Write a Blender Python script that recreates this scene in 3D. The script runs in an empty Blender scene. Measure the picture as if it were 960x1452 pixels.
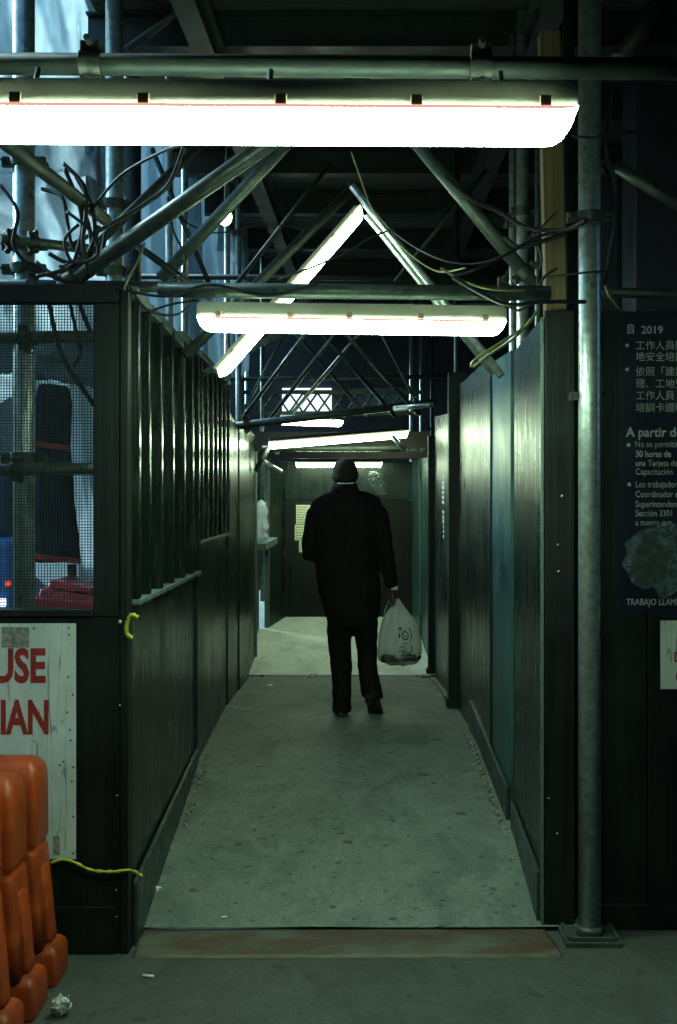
import bpy, bmesh, math, random
from mathutils import Vector, Matrix, noise as mnoise
random.seed(7)
sc = bpy.context.scene
COL = sc.collection
F, CX, CY, CAMZ = 1600.0, 525.0, 706.0, 1.84

def P(px, py, d):
    return Vector(((px-CX)*d/F, d, CAMZ+(CY-py)*d/F))

# ---------------------------------------------------------------- helpers
class MB:
    def __init__(s): s.v=[]; s.f=[]; s.smooth=[]
    def add(s, vs, fs, smooth=False):
        o=len(s.v); s.v += [Vector(v) for v in vs]
        s.f += [tuple(i+o for i in f) for f in fs]; s.smooth += [smooth]*len(fs)
        return s
    def box(s, a, b):
        x0,y0,z0=[min(a[i],b[i]) for i in range(3)]; x1,y1,z1=[max(a[i],b[i]) for i in range(3)]
        return s.add([(x0,y0,z0),(x1,y0,z0),(x1,y1,z0),(x0,y1,z0),(x0,y0,z1),(x1,y0,z1),(x1,y1,z1),(x0,y1,z1)],
            [(0,3,2,1),(4,5,6,7),(0,1,5,4),(1,2,6,5),(2,3,7,6),(3,0,4,7)])
    def obox(s, c, ex, ey, ez, hx, hy, hz):      # oriented box, half sizes
        c=Vector(c); vs=[]
        for dz in (-1,1):
            for dx,dy in ((-1,-1),(1,-1),(1,1),(-1,1)): vs.append(c+ex*hx*dx+ey*hy*dy+ez*hz*dz)
        return s.add(vs, [(0,3,2,1),(4,5,6,7),(0,1,5,4),(1,2,6,5),(2,3,7,6),(3,0,4,7)])
    def bar(s, p0, p1, w, h, up=(0,0,1)):        # rectangular bar between two points
        p0=Vector(p0); p1=Vector(p1); ex=(p1-p0); L=ex.length; ex.normalize()
        ey=Vector(up).cross(ex); 
        if ey.length<1e-4: ey=Vector((0,1,0)).cross(ex)
        ey.normalize(); ez=ex.cross(ey)
        return s.obox((p0+p1)/2, ex, ey, ez, L/2, w/2, h/2)
    def tube(s, pts, r, n=14, cap=True, hollow=False):
        pts=[Vector(p) for p in pts]; rs=r if isinstance(r,(list,tuple)) else [r]*len(pts)
        o=len(s.v); prev=None
        for i,p in enumerate(pts):
            t=(pts[min(i+1,len(pts)-1)]-pts[max(i-1,0)]).normalized()
            if prev is None:
                a=Vector((0,0,1)) if abs(t.z)<.9 else Vector((0,1,0))
                u=t.cross(a).normalized()
            else: u=(prev-t*prev.dot(t)).normalized()
            prev=u; w=t.cross(u)
            for k in range(n):
                A=2*math.pi*k/n; s.v.append(p+(u*math.cos(A)+w*math.sin(A))*rs[i])
        m=len(pts)
        for i in range(m-1):
            for k in range(n):
                s.f.append((o+i*n+k,o+i*n+(k+1)%n,o+(i+1)*n+(k+1)%n,o+(i+1)*n+k)); s.smooth.append(True)
        if cap:
            s.f.append(tuple(o+k for k in range(n))[::-1]); s.smooth.append(False)
            s.f.append(tuple(o+(m-1)*n+k for k in range(n))); s.smooth.append(False)
        return s
    def loft(s, rings, cap=True, smooth=True):
        n=len(rings[0]); o=len(s.v)
        for r in rings: s.v += [Vector(p) for p in r]
        for i in range(len(rings)-1):
            for k in range(n):
                s.f.append((o+i*n+k,o+i*n+(k+1)%n,o+(i+1)*n+(k+1)%n,o+(i+1)*n+k)); s.smooth.append(smooth)
        if cap:
            s.f.append(tuple(o+k for k in range(n))[::-1]); s.smooth.append(False)
            s.f.append(tuple(o+(len(rings)-1)*n+k for k in range(n))); s.smooth.append(False)
        return s
    def ell(s, c, r, n=16, m=10, rot=None):
        c=Vector(c); rings=[]
        for i in range(m+1):
            t=math.pi*(i/m); t=min(max(t,.06),math.pi-.06); ring=[]
            for k in range(n):
                a=2*math.pi*k/n
                v=Vector((r[0]*math.sin(t)*math.cos(a), r[1]*math.sin(t)*math.sin(a), -r[2]*math.cos(t)))
                if rot: v=rot@v
                ring.append(c+v)
            rings.append(ring)
        return s.loft(rings)
    def prism(s, poly, off):                     # poly: 3d points, off: extrusion vector
        n=len(poly); poly=[Vector(p) for p in poly]; off=Vector(off)
        fs=[tuple(range(n))[::-1], tuple(range(n,2*n))]+[(i,(i+1)%n,n+(i+1)%n,n+i) for i in range(n)]
        return s.add(poly+[p+off for p in poly], fs)

def root_loc(o):
    while o.parent: o=o.parent
    return o.location.copy()

def tag(o, label=None, cat=None, group=None, kind=None):
    if label: o['label']=label
    if cat: o['category']=cat
    if group: o['group']=group
    if kind: o['kind']=kind
    return o

def link_mesh(name, me, m, parent=None):
    o=bpy.data.objects.new(name, me); COL.objects.link(o)
    if m: 
        me.materials.clear(); me.materials.append(m)
    if parent:
        rl=root_loc(parent); me.transform(Matrix.Translation(-rl)); o.parent=parent
    else:
        xs=[v.co for v in me.vertices]
        if xs:
            lo=Vector((min(v.x for v in xs),min(v.y for v in xs),min(v.z for v in xs)))
            hi=Vector((max(v.x for v in xs),max(v.y for v in xs),max(v.z for v in xs)))
            b=Vector(((lo.x+hi.x)/2,(lo.y+hi.y)/2,lo.z)); me.transform(Matrix.Translation(-b)); o.location=b
    return o

def obj(name, mb, m, parent=None, bevel=0, seg=2):
    me=bpy.data.meshes.new(name); me.from_pydata([tuple(v) for v in mb.v],[],mb.f)
    me.polygons.foreach_set('use_smooth', mb.smooth)
    bm=bmesh.new(); bm.from_mesh(me); bmesh.ops.recalc_face_normals(bm, faces=bm.faces); bm.to_mesh(me); bm.free()
    me.update()
    o=link_mesh(name, me, m, parent)
    if bevel:
        b=o.modifiers.new('bevel','BEVEL'); b.width=bevel; b.segments=seg; b.limit_method='ANGLE'; b.angle_limit=math.radians(40)
        me.polygons.foreach_set('use_smooth',[True]*len(me.polygons))
        try: b.harden_normals=True
        except: pass
    return o

def thing(name, label, cat, loc, group=None):
    o=bpy.data.objects.new(name, None); COL.objects.link(o); o.location=Vector(loc); o.empty_display_size=.1
    return tag(o,label,cat,group)

def remeshed(name, mb, m, voxel, parent=None, smooth=4, folds=0):
    me=bpy.data.meshes.new(name); me.from_pydata([tuple(v) for v in mb.v],[],mb.f)
    bm=bmesh.new(); bm.from_mesh(me); bmesh.ops.recalc_face_normals(bm, faces=bm.faces); bm.to_mesh(me); bm.free()
    t=bpy.data.objects.new('tmp',me); COL.objects.link(t)
    r=t.modifiers.new('r','REMESH'); r.mode='VOXEL'; r.voxel_size=voxel; r.use_smooth_shade=True
    s=t.modifiers.new('s','SMOOTH'); s.factor=.5; s.iterations=smooth
    if folds:
        pass
    dg=bpy.context.evaluated_depsgraph_get(); dg.update()
    out=bpy.data.meshes.new_from_object(t.evaluated_get(dg)); out.name=name
    bpy.data.objects.remove(t); bpy.data.meshes.remove(me)
    out.polygons.foreach_set('use_smooth',[True]*len(out.polygons))
    if folds:
        for v in out.vertices:
            c=v.co; k=mnoise.noise((c.x*9,c.y*9,c.z*5))+.7*mnoise.noise((c.x*5+c.z*9,c.y*6,c.z*14-c.x*8))+.35*mnoise.noise((c.x*30,c.y*30,c.z*18))
            v.co=c+v.normal*k*folds
        out.update()
    return link_mesh(name, out, m, parent)

def text_mesh(name, lines, m, parent, org, ex, ez, thick=.0015, proud=.002):
    """lines: (text, x, z, height, xscale, bold) in metres on the plane at org with axes ex, ez"""
    ex=Vector(ex); ez=Vector(ez); ny=ex.cross(ez)*-1; ny=ez.cross(ex)*-1 if False else ex.cross(ez)
    V=[];Fc=[]
    for (s,x,z,h,xs,bold) in lines:
        cu=bpy.data.curves.new('t','FONT'); cu.body=s; cu.size=1; cu.offset=bold; cu.extrude=0; cu.resolution_u=3
        t=bpy.data.objects.new('t',cu); COL.objects.link(t)
        dg=bpy.context.evaluated_depsgraph_get(); dg.update()
        me=bpy.data.meshes.new_from_object(t.evaluated_get(dg))
        k=h/.70; o=len(V)
        for v in me.vertices: V.append(Vector(org)+ex*(x+v.co.x*k*xs)+ez*(z+v.co.y*k)+ny*proud)
        for p in me.polygons: Fc.append(tuple(o+i for i in p.vertices))
        bpy.data.objects.remove(t); bpy.data.curves.remove(cu); bpy.data.meshes.remove(me)
    mb=MB(); mb.v=V; mb.f=Fc; mb.smooth=[False]*len(Fc)
    me=bpy.data.meshes.new(name); me.from_pydata([tuple(v) for v in V],[],Fc); me.update()
    return link_mesh(name, me, m, parent)

def spline(pts, sub=6):
    pts=[Vector(p) for p in pts]; out=[]
    for i in range(len(pts)-1):
        p0=pts[max(i-1,0)];p1=pts[i];p2=pts[i+1];p3=pts[min(i+2,len(pts)-1)]
        for k in range(sub):
            t=k/sub
            out.append(.5*((2*p1)+(p2-p0)*t+(2*p0-5*p1+4*p2-p3)*t*t+(3*p1-p0-3*p2+p3)*t**3))
    out.append(pts[-1]); return out

def lump(c,r,seed,sub=3,amp=.5):
    bm=bmesh.new(); bmesh.ops.create_icosphere(bm,subdivisions=sub,radius=1)
    mb=MB(); vs=[]
    for v in bm.verts:
        n=v.co.normalized(); k=1+amp*(mnoise.noise(n*2.3+Vector((seed,0,0)))+.5*mnoise.noise(n*6+Vector((0,seed,0)))); vs.append(Vector(c)+Vector((n.x*r[0],n.y*r[1],n.z*r[2]))*k)
    fs=[tuple(v.index for v in f.verts) for f in bm.faces]; bm.free(); return mb.add(vs,fs,False)

# ---------------------------------------------------------------- materials
def newmat(name):
    m=bpy.data.materials.new(name); m.use_nodes=True; nt=m.node_tree
    return m, nt, nt.nodes['Principled BSDF']
def N(nt, t, **k):
    n=nt.nodes.new(t)
    for a,b in k.items(): setattr(n,a,b)
    return n
def coords(nt, scale=(1,1,1), kind='Object', rot=(0,0,0)):
    tc=N(nt,'ShaderNodeTexCoord'); mp=N(nt,'ShaderNodeMapping'); mp.inputs['Scale'].default_value=scale; mp.inputs['Rotation'].default_value=rot
    nt.links.new(tc.outputs[kind], mp.inputs['Vector']); return mp.outputs['Vector']
def noise(nt, vec, scale, detail=6, rough=.6, dist=0):
    n=N(nt,'ShaderNodeTexNoise'); n.inputs['Scale'].default_value=scale; n.inputs['Detail'].default_value=detail
    n.inputs['Roughness'].default_value=rough; n.inputs['Distortion'].default_value=dist
    nt.links.new(vec, n.inputs['Vector']); return n.outputs['Fac']
def ramp(nt, fac, stops):
    r=N(nt,'ShaderNodeValToRGB'); e=r.color_ramp.elements
    while len(e)<len(stops): e.new(.5)
    for i,(p,c) in enumerate(stops):
        e[i].position=p; e[i].color=(c,c,c,1) if isinstance(c,(int,float)) else (*c,1)
    nt.links.new(fac, r.inputs['Fac']); return r.outputs['Color']
def mixc(nt, fac, a, b, mode='MIX'):
    n=N(nt,'ShaderNodeMix', data_type='RGBA', blend_type=mode)
    if isinstance(fac,(int,float)): n.inputs[0].default_value=fac
    else: nt.links.new(fac,n.inputs[0])
    for i,c in ((6,a),(7,b)):
        if isinstance(c,tuple): n.inputs[i].default_value=(*c,1)
        else: nt.links.new(c,n.inputs[i])
    return n.outputs[2]
def bump(nt, bs, h, strength=.3, dist=.01):
    b=N(nt,'ShaderNodeBump'); b.inputs['Strength'].default_value=strength; b.inputs['Distance'].default_value=dist
    nt.links.new(h,b.inputs['Height']); nt.links.new(b.outputs['Normal'],bs.inputs['Normal'])

def simple(name, col, rough=.5, metal=0, var=.3, scale=20, bs=.15, bd=.003, vs=(1,1,1), spec=.5, rv=.15):
    m,nt,b=newmat(name); v=coords(nt,vs)
    n=noise(nt,v,scale); dark=tuple(c*(1-var) for c in col); lite=tuple(min(c*(1+var),1) for c in col)
    nt.links.new(mixc(nt,ramp(nt,n,[(.3,0),(.7,1)]),dark,lite), b.inputs['Base Color'])
    nt.links.new(ramp(nt,noise(nt,v,scale*.37),[(.3,max(rough-rv,.03)),(.7,min(rough+rv,1))]), b.inputs['Roughness'])
    b.inputs['Metallic'].default_value=metal; b.inputs['Specular IOR Level'].default_value=spec
    bump(nt,b,noise(nt,v,scale*3),bs,bd); return m

def painted_ply(name, col, rough=.34, wear=(.10,.14,.11), wearamt=.66):
    """glossy paint over plywood: vertical grain, drips, scuffs"""
    m,nt,b=newmat(name)
    v=coords(nt,(26,26,1.1)); g=noise(nt,v,1.0,8,.65,.4)
    v2=coords(nt,(1,1,1)); big=noise(nt,v2,2.2,5)
    scr=noise(nt,coords(nt,(60,60,5)),1.0,4,.7)
    c=mixc(nt,ramp(nt,g,[(.35,0),(.7,1)]),tuple(k*.7 for k in col),tuple(k*1.5 for k in col))
    c=mixc(nt,ramp(nt,big,[(.4,0),(.65,1)]),c,tuple(k*1.9 for k in col))
    mask=N(nt,'ShaderNodeMath',operation='MULTIPLY'); 
    nt.links.new(ramp(nt,scr,[(wearamt,0),(wearamt+.04,1)]),mask.inputs[0]); nt.links.new(ramp(nt,noise(nt,v2,3.1,3),[(.5,0),(.62,1)]),mask.inputs[1])
    c=mixc(nt,mask.outputs[0],c,wear)
    nt.links.new(c,b.inputs['Base Color'])
    nt.links.new(ramp(nt,mixc(nt,.5,g,big),[(.35,rough-.1),(.65,rough+.18)]),b.inputs['Roughness'])
    bump(nt,b,mixc(nt,.75,noise(nt,v2,9,3),g),.55,.012)
    return m

def concrete(name, c1, c2, gum=True, rough=.75):
    m,nt,b=newmat(name); v=coords(nt,kind='Object')
    n1=noise(nt,v,1.3,6,.6); n2=noise(nt,v,14,8,.7); n3=noise(nt,v,90,4,.7)
    c=mixc(nt,ramp(nt,n1,[(.3,0),(.7,1)]),c1,c2)
    c=mixc(nt,.5,c,mixc(nt,ramp(nt,n2,[(.3,0),(.75,1)]),tuple(k*.55 for k in c1),tuple(k*1.25 for k in c2)))
    c=mixc(nt,.25,c,mixc(nt,ramp(nt,n3,[(.4,0),(.6,1)]),tuple(k*.4 for k in c1),tuple(k*1.5 for k in c2)))
    st=noise(nt,coords(nt,(1,.6,1)),3.4,7,.68,.8)
    c=mixc(nt,ramp(nt,st,[(.46,0),(.68,.55)]),c,tuple(k*.45 for k in c1))
    if gum:
        dv=noise(nt,v,22,3,.6)
        add=N(nt,'ShaderNodeMix',data_type='RGBA'); add.inputs[0].default_value=.06; nt.links.new(v,add.inputs[6])
        nc=N(nt,'ShaderNodeTexNoise'); nc.inputs['Scale'].default_value=18; nt.links.new(v,nc.inputs['Vector']); nt.links.new(nc.outputs['Color'],add.inputs[7])
        for sc_,thr,keep,amt in ((3.6,.070,.35,.75),(7.5,.085,.38,.7),(15,.11,.40,.6),(30,.14,.3,.45)):
            vo=N(nt,'ShaderNodeTexVoronoi',feature='F1'); vo.voronoi_dimensions='2D'; vo.inputs['Scale'].default_value=sc_
            sc2=N(nt,'ShaderNodeMapping'); sc2.inputs['Scale'].default_value=(.62,1,1); nt.links.new(add.outputs[2],sc2.inputs['Vector']); nt.links.new(sc2.outputs[0],vo.inputs['Vector'])
            d=ramp(nt,vo.outputs['Distance'],[(0,1),(thr*.75,1),(thr,0)])
            sep=N(nt,'ShaderNodeSeparateColor'); nt.links.new(vo.outputs['Color'],sep.inputs[0])
            k=N(nt,'ShaderNodeMath',operation='LESS_THAN'); k.inputs[1].default_value=keep; nt.links.new(sep.outputs[0],k.inputs[0])
            mu=N(nt,'ShaderNodeMath',operation='MULTIPLY'); nt.links.new(d,mu.inputs[0]); nt.links.new(k.outputs[0],mu.inputs[1])
            mu2=N(nt,'ShaderNodeMath',operation='MULTIPLY'); nt.links.new(mu.outputs[0],mu2.inputs[0]); mu2.inputs[1].default_value=amt
            c=mixc(nt,mu2.outputs[0],c,(.018,.018,.016))
    nt.links.new(c,b.inputs['Base Color'])
    nt.links.new(ramp(nt,n1,[(.3,rough-.15),(.7,rough+.1)]),b.inputs['Roughness'])
    bump(nt,b,mixc(nt,.5,n2,n3),.35,.006); return m

def emis(name, col, s):
    m=bpy.data.materials.new(name); m.use_nodes=True; nt=m.node_tree; nt.nodes.clear()
    e=N(nt,'ShaderNodeEmission'); e.inputs[0].default_value=(*col,1); e.inputs[1].default_value=s
    o=N(nt,'ShaderNodeOutputMaterial'); nt.links.new(e.outputs[0],o.inputs[0]); return m

def sheet(name, col, trans=.6, see=.0, rough=.5, vs=(6,6,1.2)):
    m=bpy.data.materials.new(name); m.use_nodes=True; nt=m.node_tree; b=nt.nodes['Principled BSDF']; out=nt.nodes['Material Output']
    v=coords(nt,vs); n=noise(nt,v,1.6,6,.6,.6)
    c=mixc(nt,ramp(nt,n,[(.3,0),(.7,1)]),tuple(k*.72 for k in col),col)
    nt.links.new(c,b.inputs['Base Color']); b.inputs['Roughness'].default_value=rough
    bump(nt,b,noise(nt,coords(nt,(vs[0]*.5,vs[1]*.5,vs[2]*1.6),rot=(0,.5,0)),2.2,7,.65,1.6),.8,.06)
    t=N(nt,'ShaderNodeBsdfTranslucent'); nt.links.new(c,t.inputs[0])
    mx=N(nt,'ShaderNodeMixShader'); mx.inputs[0].default_value=trans
    nt.links.new(b.outputs[0],mx.inputs[1]); nt.links.new(t.outputs[0],mx.inputs[2]); last=mx
    if see:
        tr=N(nt,'ShaderNodeBsdfTransparent'); m2=N(nt,'ShaderNodeMixShader'); m2.inputs[0].default_value=see
        nt.links.new(mx.outputs[0],m2.inputs[1]); nt.links.new(tr.outputs[0],m2.inputs[2]); last=m2
    nt.links.new(last.outputs[0],out.inputs[0]); return m

M={}
M['clip']=simple('lamp_clip',(.40,.26,.18),.4)
M['black_ply']=painted_ply('black_plywood_paint',(.0055,.007,.006),.5,(.10,.13,.11),.72)
M['black_ply'].node_tree.nodes['Principled BSDF'].inputs['Specular IOR Level'].default_value=.25
M['green_ply']=painted_ply('dark_green_plywood_paint',(.006,.011,.009),.27)
M['teal_ply']=painted_ply('teal_plywood_paint',(.016,.046,.048),.33)
for k_,v_ in (('green_ply',.27),('teal_ply',.34)): M[k_].node_tree.nodes['Principled BSDF'].inputs['Specular IOR Level'].default_value=v_
M['rail']=simple('painted_rail',(.085,.12,.10),.5,0,.5,30,.4,.005,(4,1,4))
M['stud']=simple('painted_stud',(.006,.010,.0075),.22,0,.4,12,.08,.004,(8,8,1))
M['kick']=simple('kickboard_edge',(.022,.034,.032),.4,0,.4,30,.3,.004)
M['wire']=simple('black_wire',(.02,.03,.025),.4,0,.2,20,.1)
M['galv']=simple('galvanised_steel',(.42,.46,.43),.34,.7,.35,28,.25,.002,(1,1,1),.5,.1)
M['galv_dirty']=simple('weathered_steel',(.085,.105,.085),.45,.5,.4,24,.3,.002)
M['galv_dark']=simple('dark_painted_pipe',(.020,.027,.021),.55,.2,.4,24,.3,.002)
M['coupler']=simple('rusty_coupler',(.05,.05,.038),.55,.5,.5,40,.4,.003)
M['lumber']=simple('raw_lumber',(.13,.085,.035),.65,0,.35,1.4,.4,.003,(30,30,1.2))
M['housing']=simple('lamp_housing_plastic',(.50,.46,.34),.5,0,.15,12,.1)

M['cable']=simple('black_cable',(.008,.008,.008),.65,0,.2,20,.1)
M['yellow_wire']=simple('yellow_wire',(.20,.19,.075),.45,0,.2,20,.1)
M['tape']=simple('yellow_tape',(.36,.38,.02),.45,0,.25,60,.3,.002)
M['sign_white']=None
M['red_paint']=simple('red_letters',(.30,.022,.012),.6,0,.35,35,.1)
M['white_text']=simple('white_print',(.38,.42,.39),.6,0,.25,40,.05)
M['navy']=simple('navy_poster',(.006,.0075,.019),.42,0,.5,6,.1,.002)
M['orange']=simple('orange_plastic',(.36,.048,.004),.45,0,.42,7,.35,.006)
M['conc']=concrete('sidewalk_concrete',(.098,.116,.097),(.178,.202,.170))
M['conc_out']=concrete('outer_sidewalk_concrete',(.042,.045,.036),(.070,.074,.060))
M['conc_ramp']=concrete('ramp_concrete',(.46,.50,.44),(.58,.62,.55),False)  # paler concrete stands in for lamp light on the ramp
M['asphalt']=simple('asphalt',(.05,.05,.05),.85,0,.3,60,.5,.01)
M['deck']=simple('deck_planks',(.05,.056,.052),.7,0,.4,3,.4,.01,(1,9,1))
M['beam']=simple('deck_steel',(.022,.028,.027),.5,.3,.3,8,.2)
M['facade']=simple('facade_panels',(.045,.055,.085),.6,0,.35,3,.2)
M['facade_dark']=simple('facade_pier',(.02,.02,.03),.6,0,.3,6,.2)
M['suit']=simple('black_wool_suit',(.0075,.0065,.006),.9,0,.35,60,.4,.002,(1,1,1),.12)
M['skin']=simple('brown_skin',(.044,.022,.014),.5,0,.2,30,.2,.001)
M['hair']=simple('short_dark_hair',(.022,.015,.011),.8,0,.4,160,.8,.004,(1,1,1),.2)
M['shirt']=simple('white_shirt',(.75,.77,.74),.7,0,.05,30,.2,.001)
M['shoe']=simple('black_leather',(.008,.008,.008),.35,0,.3,30,.2,.001)
M['plastic_bag']=sheet('thin_white_plastic',(.90,.93,.90),.38,.16,.28,(26,26,4))
M['bag_print_green']=simple('green_print',(.012,.075,.02),.5,0,.2,30)
M['bag_print_red']=simple('red_print',(.5,.04,.02),.5,0,.2,30)
M['food']=simple('dark_packages',(.045,.040,.035),.5,0,.6,20)
M['sheet_white']=sheet('white_construction_sheeting',(.90,.95,.97),.82,0)
M['sheet_mist']=sheet('grey_construction_sheeting',(.34,.40,.42),.5,0)
M['sheet_dark']=sheet('smoky_plastic_sheeting',(.30,.40,.48),.6,.2)
M['clear_dark']=sheet('grey_clear_plastic',(.10,.13,.13),.3,.45,.2)
M['red_tarp']=simple('red_tarpaulin',(.48,.035,.045),.4,0,.25,8,.3,.01)
M['navy_cloth']=simple('navy_canvas',(.018,.022,.065),.8,0,.3,20,.3)
M['red_trim']=simple('red_trim',(.42,.05,.04),.7,0,.3,60,.5)
M['paper']=simple('paper',(.62,.62,.42),.7,0,.12,20,.1)
M['ink']=simple('ink',(.03,.04,.04),.7,0,.1,20,.1)
M['foil']=simple('crumpled_foil',(.75,.75,.75),.22,1,.15,60,.8,.01)
M['butt']=simple('cigarette_paper',(.7,.68,.6),.7,0,.15,60,.1)
M['soffit']=simple('reddish_plywood',(.022,.011,.010),.65,0,.35,2,.3,.005,(2,12,2))
M['rubble']=simple('mortar_rubble',(.20,.20,.17),.85,0,.5,30,.6,.01)
M['brick']=simple('dark_brick',(.055,.045,.045),.8,0,.4,10,.4)
M['glass_lit']=emis('lit_shop_window',(.75,.95,1.0),1.5)
M['blue_lit']=simple('blue_body_paint',(.06,.16,.42),.35,0,.3,10,.1)
M['chrome']=simple('chrome',(.6,.65,.7),.25,.9,.2,10,.05)
M['tail']=emis('tail_light',(1,.08,.04),1.5)
M['lampwhite']=emis('headlight',(.8,.95,1.0),2.5)
M['bulb']=emis('bare_bulb',(.95,1.0,.62),30)
M['nail']=simple('rusty_nails',(.06,.04,.03),.6)
M['screw']=simple('screw_heads',(.5,.45,.35),.4,.3)
LAMP=(.64,1.0,.72)
M['tube']=emis('fluorescent_diffuser',LAMP,78)
M['tube_far']=emis('fluorescent_diffuser_far',(.74,1.0,.64),34)
M['tube_diag']=emis('fluorescent_diffuser_small',(.74,1.0,.70),38)

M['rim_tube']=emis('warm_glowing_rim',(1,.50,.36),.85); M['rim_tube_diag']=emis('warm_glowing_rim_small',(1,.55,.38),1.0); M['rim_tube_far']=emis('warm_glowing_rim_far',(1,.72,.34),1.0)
# worn white painted sign
m,nt,b=newmat('worn_white_sign'); v=coords(nt); 
c=mixc(nt,ramp(nt,noise(nt,v,5,6,.7),[(.35,0),(.65,1)]),(.50,.53,.48),(.66,.69,.64))
c=mixc(nt,ramp(nt,noise(nt,coords(nt,(1,1,.6)),9,8,.75,1.2),[(.60,0),(.70,1)]),c,(.22,.21,.17))
c=mixc(nt,ramp(nt,noise(nt,coords(nt,(22,1,.8)),1.3,2,.4),[(.40,0),(.405,.8),(.41,.8),(.415,0)]),c,(.12,.12,.10))
nt.links.new(c,b.inputs['Base Color']); b.inputs['Roughness'].default_value=.6; bump(nt,b,noise(nt,v,40),.2,.003); M['sign_white']=m
# rusty threshold plate with yellow front edge
m,nt,b=newmat('rusty_steel_plate'); v=coords(nt)
n1=noise(nt,coords(nt,(2.2,9,1)),1.6,8,.7,.5)
c=mixc(nt,ramp(nt,n1,[(.38,0),(.62,1)]),(.075,.065,.046),(.078,.030,.012))
c=mixc(nt,ramp(nt,noise(nt,v,34,6,.7),[(.45,0),(.75,1)]),c,(.03,.02,.013))
sx=N(nt,'ShaderNodeSeparateXYZ'); tc=N(nt,'ShaderNodeTexCoord'); nt.links.new(tc.outputs['Object'],sx.inputs[0])
wob=N(nt,'ShaderNodeMath',operation='MULTIPLY_ADD'); nt.links.new(noise(nt,v,16,4),wob.inputs[0]); wob.inputs[1].default_value=.05; nt.links.new(sx.outputs[1],wob.inputs[2])
mr=N(nt,'ShaderNodeMapRange'); mr.inputs['From Min'].default_value=-.112; mr.inputs['From Max'].default_value=-.085; mr.inputs['To Min'].default_value=.8; mr.inputs['To Max'].default_value=0
nt.links.new(wob.outputs[0],mr.inputs['Value'])
pm=N(nt,'ShaderNodeMath',operation='MULTIPLY'); nt.links.new(mr.outputs[0],pm.inputs[0]); nt.links.new(ramp(nt,noise(nt,v,9,5,.7),[(.35,.15),(.55,1)]),pm.inputs[1])
c=mixc(nt,pm.outputs[0],c,(.14,.12,.03))
c=mixc(nt,ramp(nt,noise(nt,coords(nt,(1,2,1)),3.0,5,.6),[(.5,0),(.62,.8)]),c,(.09,.10,.078)); nt.links.new(c,b.inputs['Base Color']); b.inputs['Roughness'].default_value=.6
bump(nt,b,noise(nt,v,50),.4,.004); M['rust']=m

# ---------------------------------------------------------------- ground
def lerp_tab(t, y):
    if y<=t[0][0]: return t[0][1]
    for (a,va),(b_,vb) in zip(t,t[1:]):
        if y<=b_: 
            k=(y-a)/(b_-a); return va+(vb-va)*k
    return t[-1][1]
HL=[(4.5,1.845),(4.8,1.834),(5.45,1.71),(6.5,1.51),(8,1.46),(9.35,1.48)]
HR=[(4.5,1.84),(4.8,1.832),(5.5,1.64),(6.8,1.46),(8.5,1.47),(9.35,1.48)]
XL=[(4.57,-.98),(6.5,-1.0),(8,-1.025),(9.35,-1.03),(11,-1.0)]
XR=[(4.57,.74),(4.8,.735),(5.6,.712),(6.8,.66),(8.5,.60),(9.6,.53),(11,.42)]
def floorz(x,y):
    if y>9.35: return .36+(y-9.35)*.30/1.65
    l=lerp_tab(HL,y); r=lerp_tab(HR,y); k=min(max((x+1)/1.7,0),1)
    return CAMZ-(l+(r-l)*k)

def grid(x0,x1,y0,y1,nx,ny,zf):
    mb=MB(); vs=[]; fs=[]
    for j in range(ny+1):
        for i in range(nx+1):
            x=x0+(x1-x0)*i/nx; y=y0+(y1-y0)*j/ny; vs.append((x,y,zf(x,y)))
    for j in range(ny):
        for i in range(nx):
            a=j*(nx+1)+i; fs.append((a,a+1,a+nx+2,a+nx+1))
    return mb.add(vs,fs,True)
tag(obj('ground',MB().add([(-400,-300,-.25),(400,-300,-.25),(400,600,-.25),(-400,600,-.25)],[(0,1,2,3)]),M['asphalt']),kind='structure')
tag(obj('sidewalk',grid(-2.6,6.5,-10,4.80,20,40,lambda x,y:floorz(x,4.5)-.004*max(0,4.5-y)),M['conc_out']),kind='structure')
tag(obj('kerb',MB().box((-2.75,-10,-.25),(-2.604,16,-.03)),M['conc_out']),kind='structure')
def crackz(x,y):
    return floorz(x,y)+.004*mnoise.noise((x*2.2,y*1.7,0))
tag(obj('walkway_floor',grid(-1.25,.95,4.788,5.52,24,12,lambda x,y:crackz(x,y)+.012),M['conc']),kind='structure')
tag(obj('walkway_slab',grid(-1.25,.95,5.532,9.35,24,34,crackz),M['conc']),kind='structure')
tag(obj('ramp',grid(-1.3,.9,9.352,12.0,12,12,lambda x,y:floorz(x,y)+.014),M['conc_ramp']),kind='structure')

# threshold plate
pl=MB(); a=floorz(-1,4.5)+.006; b2=floorz(.7,4.5)+.006
L0,R0=P(190,1355,4.56),P(797,1357,4.56); L1,R1=P(203,1320,4.80),P(772,1316,4.80)
def thr(x0,y0,x1,y1): pass
nx,ny=90,10; vs=[]
for lay in (0,-.03):
    for j in range(ny+1):
        for i in range(nx+1):
            u=i/nx; v=j/ny; xa_=L0.x+(L1.x-L0.x)*v; xb_=R0.x+(R1.x-R0.x)*v
            x=xa_+(xb_-xa_)*u; y=4.52+.277*v
            if j==0: y+=.012*mnoise.noise((x*9,1,0))+.006*mnoise.noise((x*40,2,0))
            if i in (0,nx): x+=.012*mnoise.noise((y*30,i,3))
            za=floorz(x,4.5)+.007; zb_=floorz(x,4.79)+.002
            z=za+(zb_-za)*min(1,v*1.3)**.8+.0035*mnoise.noise((x*6,y*14,0))*(1 if 0<j<ny else .3)
            vs.append((x,y,z+lay))
fs=[]; W1=nx+1; off=W1*(ny+1)
for j in range(ny):
    for i in range(nx):
        q=j*W1+i; fs.append((q,q+1,q+W1+1,q+W1)); fs.append((off+q,off+q+W1,off+q+W1+1,off+q+1))
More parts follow.
